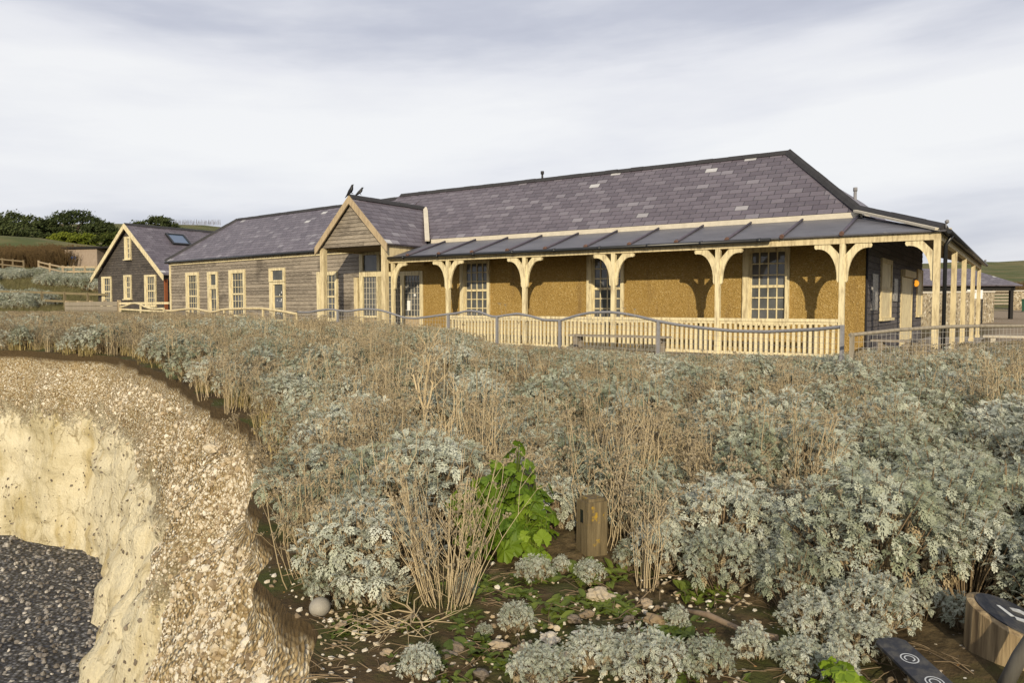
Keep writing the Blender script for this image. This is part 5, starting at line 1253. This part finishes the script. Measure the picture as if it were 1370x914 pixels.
# ---------------------------------------------------------------- driftwood, post, log marker, plate, pole
a = at_z(912, 813, -.42); b_ = at_z(1040, 856, -.42); a.z = zl(a.x, a.y)+.06; b_.z = zl(b_.x, b_.y)+.08
k = MB(); k.tube([a, a.lerp(b_, .3)+V((0, 0, .015)), a.lerp(b_, .65)-V((0, .01, .01)), b_], [.012, .017, .015, .018], 8)
M['drift'] = mat('grey brown stick', paint((.21, .155, .105), (.1, .07, .045), .7), .85)
o = k.build('driftwood_stick', M['drift'], None, a); tag(o, 'grey brown stick lying across the weeds in the foreground', 'stick')
def stubf(N):
    a_ = N.noise(N.mapv(N.obj, (14, 14, 1.2)), 2, 6, .65); c = N.ramp(a_, [(.3, (.055, .042, .022)), (.55, (.145, .112, .06)), (.75, (.24, .19, .105))])
    l = N.noise(N.obj, 7, 5, .6); c = N.mix(N.ramp(l, [(.57, 0), (.62, .9)]), c, (.36, .23, .02)); return c, a_, .8, .01
pz = g(-2.47, 4.58, -.07); post_r = empty('stub_post', pz, 'short square wooden stub post with yellow lichen and a slot', 'post', rz=R(-30))
k = MB(); bm_ = [(-.075, -.08), (.075, -.08), (.075, .08), (-.075, .08)]
k.prism([(x, y, -.1) for x, y in bm_], (0, 0, .53)); k.prism([(x*1.0, y*1.0, .4301) for x, y in bm_], (0, 0, .02)); k.prism([(x*.82, y*.8, .4502) for x, y in bm_], (0, 0, .022))
M['stub'] = mat('lichened post wood', stubf, .9); part(k, 'post_body', M['stub'], None, post_r, O)
k = MB(); k.box((-.018, -.0825, .30), (.016, -.078, .39)); part(k, 'slot', M['gutter'], None, post_r, O)
# log marker with dark disc
lz = V(g(-.02, 4.36)); log = empty('log_marker', lz, 'sawn log marker with a dark sloping disc and white arrow at right edge', 'marker', rz=0)
def barkf(N):
    a_ = N.noise(N.mapv(N.obj, (16, 16, 1.0)), 1.6, 6, .6); c = N.ramp(a_, [(.3, (.08, .055, .03)), (.55, (.27, .20, .11)), (.75, (.42, .33, .20))]); return c, a_, 1, .015
M['bark'] = mat('log wood', barkf, .9)
nrm = (V((0, 0, 1))*1.0 + RT*.30 - FH*.22).normalized(); top0 = V((0, 0, .19))
def onlog(a_, rr, h=0):
    p = RT*(rr*math.cos(a_))+FH*(rr*math.sin(a_)); z = top0.z-(nrm.x*p.x+nrm.y*p.y)/nrm.z; return V((p.x, p.y, z))+nrm*h
k = MB(); n = 40; rad = [.20*(1+.03*noise.noise(V((math.cos(6.28*i/n)*2, math.sin(6.28*i/n)*2, 4)))) for i in range(n)]
ring = [onlog(6.2832*i/n, rad[i]) for i in range(n)]; low = [V((p.x*1.06, p.y*1.06, -.1)) for p in ring]; inn = [onlog(6.2832*i/n, rad[i]*.9, .012) for i in range(n)]
for i in range(n):
    j = (i+1) % n; k.face([low[i], low[j], ring[j], ring[i]], None, 0, True); k.face([ring[i], ring[j], inn[j], inn[i]])
k.face(inn); part(k, 'log_body', M['bark'], None, log, O)
k = MB(); k.prism([onlog(6.2832*i/48, .168, .0125) for i in range(48)], nrm*.006); M['disc'] = mat('dark slate disc', paint((.024, .026, .034), (.085, .08, .07), .8), .6, .3); part(k, 'disc', M['disc'], None, log, O)
def ondisc(x, y, h=.0195): 
    p = RT*x+FH*y; z = top0.z-(nrm.x*p.x+nrm.y*p.y)/nrm.z; return V((p.x, p.y, z))+nrm*h
k = MB()
for P_ in ([(.02, .075), (.075, .085), (.125, .05), (.135, .0), (.115, -.05), (.06, -.065), (.045, -.04), (.085, -.02), (.085, .02), (.06, .045), (.02, .05)], [(-.055, .06), (-.035, .065), (-.01, -.01), (-.035, -.02)], [(-.01, -.01), (.035, -.012), (.02, -.045), (-.02, -.04)], [(-.0, -.07), (.02, -.065), (.015, -.09), (-.005, -.09)]):
    k.prism([ondisc(x, y) for x, y in P_], nrm*.0015)
part(k, 'white_mark', mat('worn white paint', paint((.50, .52, .53), (.2, .2, .2), .6), .7), None, log, O)
# black plate
c0 = at_z(1228, 887, -.36); pl = empty('black_plate', c0, 'rounded black plate with two pale rings half buried in silver leaves', 'sign')
pl.location.z = zl(c0.x, c0.y)
e1 = at_z(1190, 856, -.33); e2 = at_z(1272, 916, -.33); ax = (e2-e1); ax.z = 0; LN = ax.length; ax.normalize(); sd = V((-ax.y, ax.x, 0)); pn = (V((0, 0, 1))+sd*.0-FH*.12).normalized()
def onpl(x, y, h=0): p = ax*x+sd*y; return V((p.x, p.y, .10-(pn.x*p.x+pn.y*p.y)/pn.z))+pn*h
k = MB(); hl = LN/2+.02; hw = .075; out = [(-hl+.03, -hw), (hl-hw, -hw)]+[(hl-hw+hw*math.sin(t*R(18)), -hw*math.cos(t*R(18))) for t in range(1, 10)]+[(hl-hw, hw), (-hl+.03, hw), (-hl, hw*.6), (-hl, -hw*.6)]
k.prism([onpl(x, y) for x, y in out], pn*.014); part(k, 'plate', M['disc'], None, pl, O)
k = MB()
for cx_ in (-.06, .115):
    for r0, r1, arc_ in ((.034, .040, 6.2832), (.018, .024, 5.2)):
        n = 26
        for i in range(n):
            t0, t1 = arc_*i/n, arc_*(i+1)/n
            k.face([onpl(cx_+r0*math.cos(t0), r0*math.sin(t0), .0155), onpl(cx_+r1*math.cos(t0), r1*math.sin(t0), .0155), onpl(cx_+r1*math.cos(t1), r1*math.sin(t1), .0155), onpl(cx_+r0*math.cos(t1), r0*math.sin(t1), .0155)])
part(k, 'ring_mark', mat('pale ring paint', simple((.42, .44, .46), .2, 20, 0), .7), None, pl, O)
k = MB(); q = onpl(.03, 0); k.tube([V((q.x, q.y, -.1)), V((q.x, q.y, q.z-.006))], .06, 12); part(k, 'support_log', M['bark'], None, pl, O)
# leaning pole
a = at_z(1338, 918, -.48); b_ = at_depth(1392, 838, (a).dot(FH)-.12); o_ = MB(); o_.tube([a-V((0, 0, .05)), a.lerp(b_, .5), b_, a+(b_-a)*2.2], [.033, .032, .031, .03], 10)
o = o_.build('leaning_pole', mat('grey pole wood', paint((.13, .125, .11), (.07, .06, .05), .6), .8), None, a); tag(o, 'grey round pole leaning out of the bottom right corner', 'pole')

# ================================================================== TREES ON THE HILL
M['conifer'] = mat('dark conifer', leafy((.03, .044, .018), (.072, .088, .034), trans=.1), .9, .1)
M['bush'] = mat('olive bush', leafy((.03, .045, .012), (.10, .115, .025), trans=.15), .9, .1)
M['gorse'] = mat('yellow green bush', leafy((.07, .10, .015), (.17, .19, .025), trans=.15), .9, .1)
M['trunk'] = mat('tree trunk', simple((.07, .055, .04), .3, 4), .9)
def tree(label, u, dep, wd, hh, trunk, m, seed, wind=.3, group=None, name='wind_pruned_tree', dens=1.0, flat=.5, leaf=.42):
    q = random.Random(seed); x, y = D(u, dep); base = V((x, y, zl(x, y)-.2)); root = empty(name, base, label, 'tree' if trunk else 'bush', group)
    k = MB(); tips = []
    for i in range(5 if trunk else 4):
        a = q.uniform(0, 6.28); r = wd*.33*q.uniform(.4, 1); z = hh*q.uniform(.55, .8); e = V((r*math.cos(a), r*math.sin(a), z))+RT*wd*wind*.3
        k.tube([V((q.uniform(-.2, .2), q.uniform(-.2, .2), -.3)), V((e.x*.3, e.y*.3, z*.5)), e], [.05*hh*.5, .035*hh*.5, .01*hh], 6); tips.append(e)
    part(k, 'trunk', M['trunk'], None, root, O)
    pb = PB(); nc = int(95*dens)
    for c in range(nc):
        a = q.uniform(0, 6.28); r = wd/2*math.sqrt(q.uniform(0, 1)); lat = math.cos(a)*r; dpt = math.sin(a)*r*.6
        edge_ = 1-(r/(wd/2))**2; prof_ = hh*(.62+.38*edge_)*(1+wind*.5*(lat/wd))
        lowz = hh*(.12 if trunk else .02); z = q.uniform(lowz, prof_) if q.random() < .5 else prof_*q.uniform(.82, 1.02)
        cc = RT*lat+FH*dpt+V((0, 0, z)); cr_ = q.uniform(.5, 1.0)*max(.6, wd*.09)
        for l in range(44):
            d = V((q.gauss(0, 1), q.gauss(0, 1), q.gauss(0, flat))); p = cc+d*cr_*.6; n_ = V((q.gauss(0, 1), q.gauss(0, 1), q.gauss(0, 1)+.6)).normalized(); t1 = n_.orthogonal().normalized()*leaf*q.uniform(.4, 1); t2 = n_.cross(t1)*.55
            pb.poly([p-t1, p-t2*q.uniform(.5, 1), p+t1*1.1, p+t2], q.random())
    me = pb.mesh('crown', [m]); o = bpy.data.objects.new('crown', me); COL.objects.link(o); o.parent = root
T = [('broad dark wind-pruned tree at the far left of the hilltop', 22, 185, 16, 7.6, 1, 'conifer', 1, .2), ('dark flat-topped tree standing tallest in the left hilltop group', 100, 190, 14.5, 8.0, 1, 'conifer', 2, .25), ('dark tree between the two biggest hilltop trees', 66, 188, 10, 5.6, 1, 'conifer', 3, .1), ('rounded dark tree ending the left hilltop group', 139, 186, 8.5, 5.4, 1, 'conifer', 4, -.2), ('swept dark tree rising behind the black cottage roof', 207, 200, 13.5, 6.0, 1, 'conifer', 5, .7), ('lower brownish bush left of the swept tree behind the cottage', 182, 196, 6, 3.6, 0, 'bush', 6, .1)]
for t in T: tree(t[0], t[1], t[2], t[3], t[4], t[5], M[t[6]], t[7], t[8], 'trees on the hill at left', 'wind_pruned_tree' if t[5] else 'hill_bush', 1.25)
Bs = [('big dark bush below the hilltop trees at the left edge', 14, 150, 11, 5.5, 'conifer', 7), ('yellow-green gorse bush below the tallest hilltop tree', 92, 160, 7.5, 3.2, 'gorse', 8), ('second yellow-green bush right of the brighter gorse', 116, 158, 6, 3.0, 'gorse', 9), ('olive bush above the small hut', 150, 150, 7, 3.3, 'bush', 10), ('dull olive bush behind the cottage gable at left', 166, 150, 7, 3.6, 'bush', 11)]
for t in Bs: tree(t[0], t[1], t[2], t[3], t[4], 0, M[t[5]], t[6], 0, 'bushes on the hillside at left', 'hill_bush', 1.1)
# leafless row on the skyline
pb = PB()
x, y = D(262, 316); hz = V((x, y, zl(x, y)))
for i in range(42):
    p = RT*(i-21)*.55+V((0, 0, -.5)); q = RR.uniform
    for k in range(3): pb.stem([p, p+V((q(-.3, .3), q(-.3, .3), q(1.4, 2.6)))], [.07, .03], 3, 0, q(0, 1))
o = single(pb, 'leafless_hedgerow', [M['brownscrub']], hz, 'leafless hedgerow on the skyline above the cottage roof', 'hedge')
# ================================================================== LIGHT AND SKY
ld = V((-1.02, 1.6, -.64)).normalized(); sv = -ld
sun = bpy.data.lights.new('sun', 'SUN'); sun.energy = 4.6; sun.angle = R(.7); sun.color = (1, .86, .62)
so = bpy.data.objects.new('sun', sun); COL.objects.link(so); so.rotation_euler = ld.to_track_quat('-Z', 'Y').to_euler(); so.location = (5, -8, 30)
w = bpy.data.worlds.new('World'); sc.world = w; w.use_nodes = True; t = w.node_tree; N = NT(t)
bg = t.nodes['Background']; bg.inputs['Strength'].default_value = .1
sky = N.n('ShaderNodeTexSky', sky_type='NISHITA', sun_disc=False, sun_elevation=math.asin(sv.z), sun_rotation=math.atan2(sv.x, sv.y), air_density=1.0, dust_density=1.5)
tc = t.nodes.new('ShaderNodeTexCoord').outputs['Generated']
lat = N.n('ShaderNodeVectorMath', {0: tc, 1: tuple(RT)}, operation='DOT_PRODUCT').outputs['Value']
el = N.n('ShaderNodeSeparateXYZ', {0: tc}).outputs[2]
fwd = N.n('ShaderNodeVectorMath', {0: tc, 1: tuple(FH)}, operation='DOT_PRODUCT').outputs['Value']
tilt = N.math('ADD', el, N.math('MULTIPLY', lat, -.05))
cv1 = N.n('ShaderNodeCombineXYZ', {0: N.math('MULTIPLY', lat, 1.1), 1: N.math('MULTIPLY', tilt, 6.0), 2: fwd}).outputs[0]
n1 = N.noise(cv1, 1.25, 6, .52); cv2 = N.n('ShaderNodeCombineXYZ', {0: N.math('MULTIPLY', lat, 2.2), 1: N.math('MULTIPLY', tilt, 9.0), 2: 4.0}).outputs[0]; n2 = N.noise(cv2, 1.6, 5, .55)
bright = N.ramp(el, [(0.0, .72), (.10, .70), (.19, .80), (.27, .80), (.335, .42), (.42, .34), (.5, .62), (1, .5)])
k = N.math('ADD', bright, N.math('ADD', N.math('MULTIPLY', N.math('SUBTRACT', n1, .5), 1.5), N.math('MULTIPLY', N.math('SUBTRACT', n2, .5), .7)))
cl = N.ramp(k, [(.10, (4.7, 4.9, 5.9)), (.42, (6.0, 6.2, 7.1)), (.72, (8.5, 8.55, 9.0)), (1, (9.6, 9.6, 9.7))])
colr = N.mix(.9, sky.outputs[0], cl)
t.links.new(colr, bg.inputs['Color'])
sc.view_settings.view_transform = 'Standard'; sc.view_settings.look = 'None'; sc.view_settings.exposure = 0; sc.view_settings.gamma = 1
sc.render.engine = 'CYCLES'; sc.cycles.max_bounces = 6; sc.cycles.transparent_max_bounces = 4
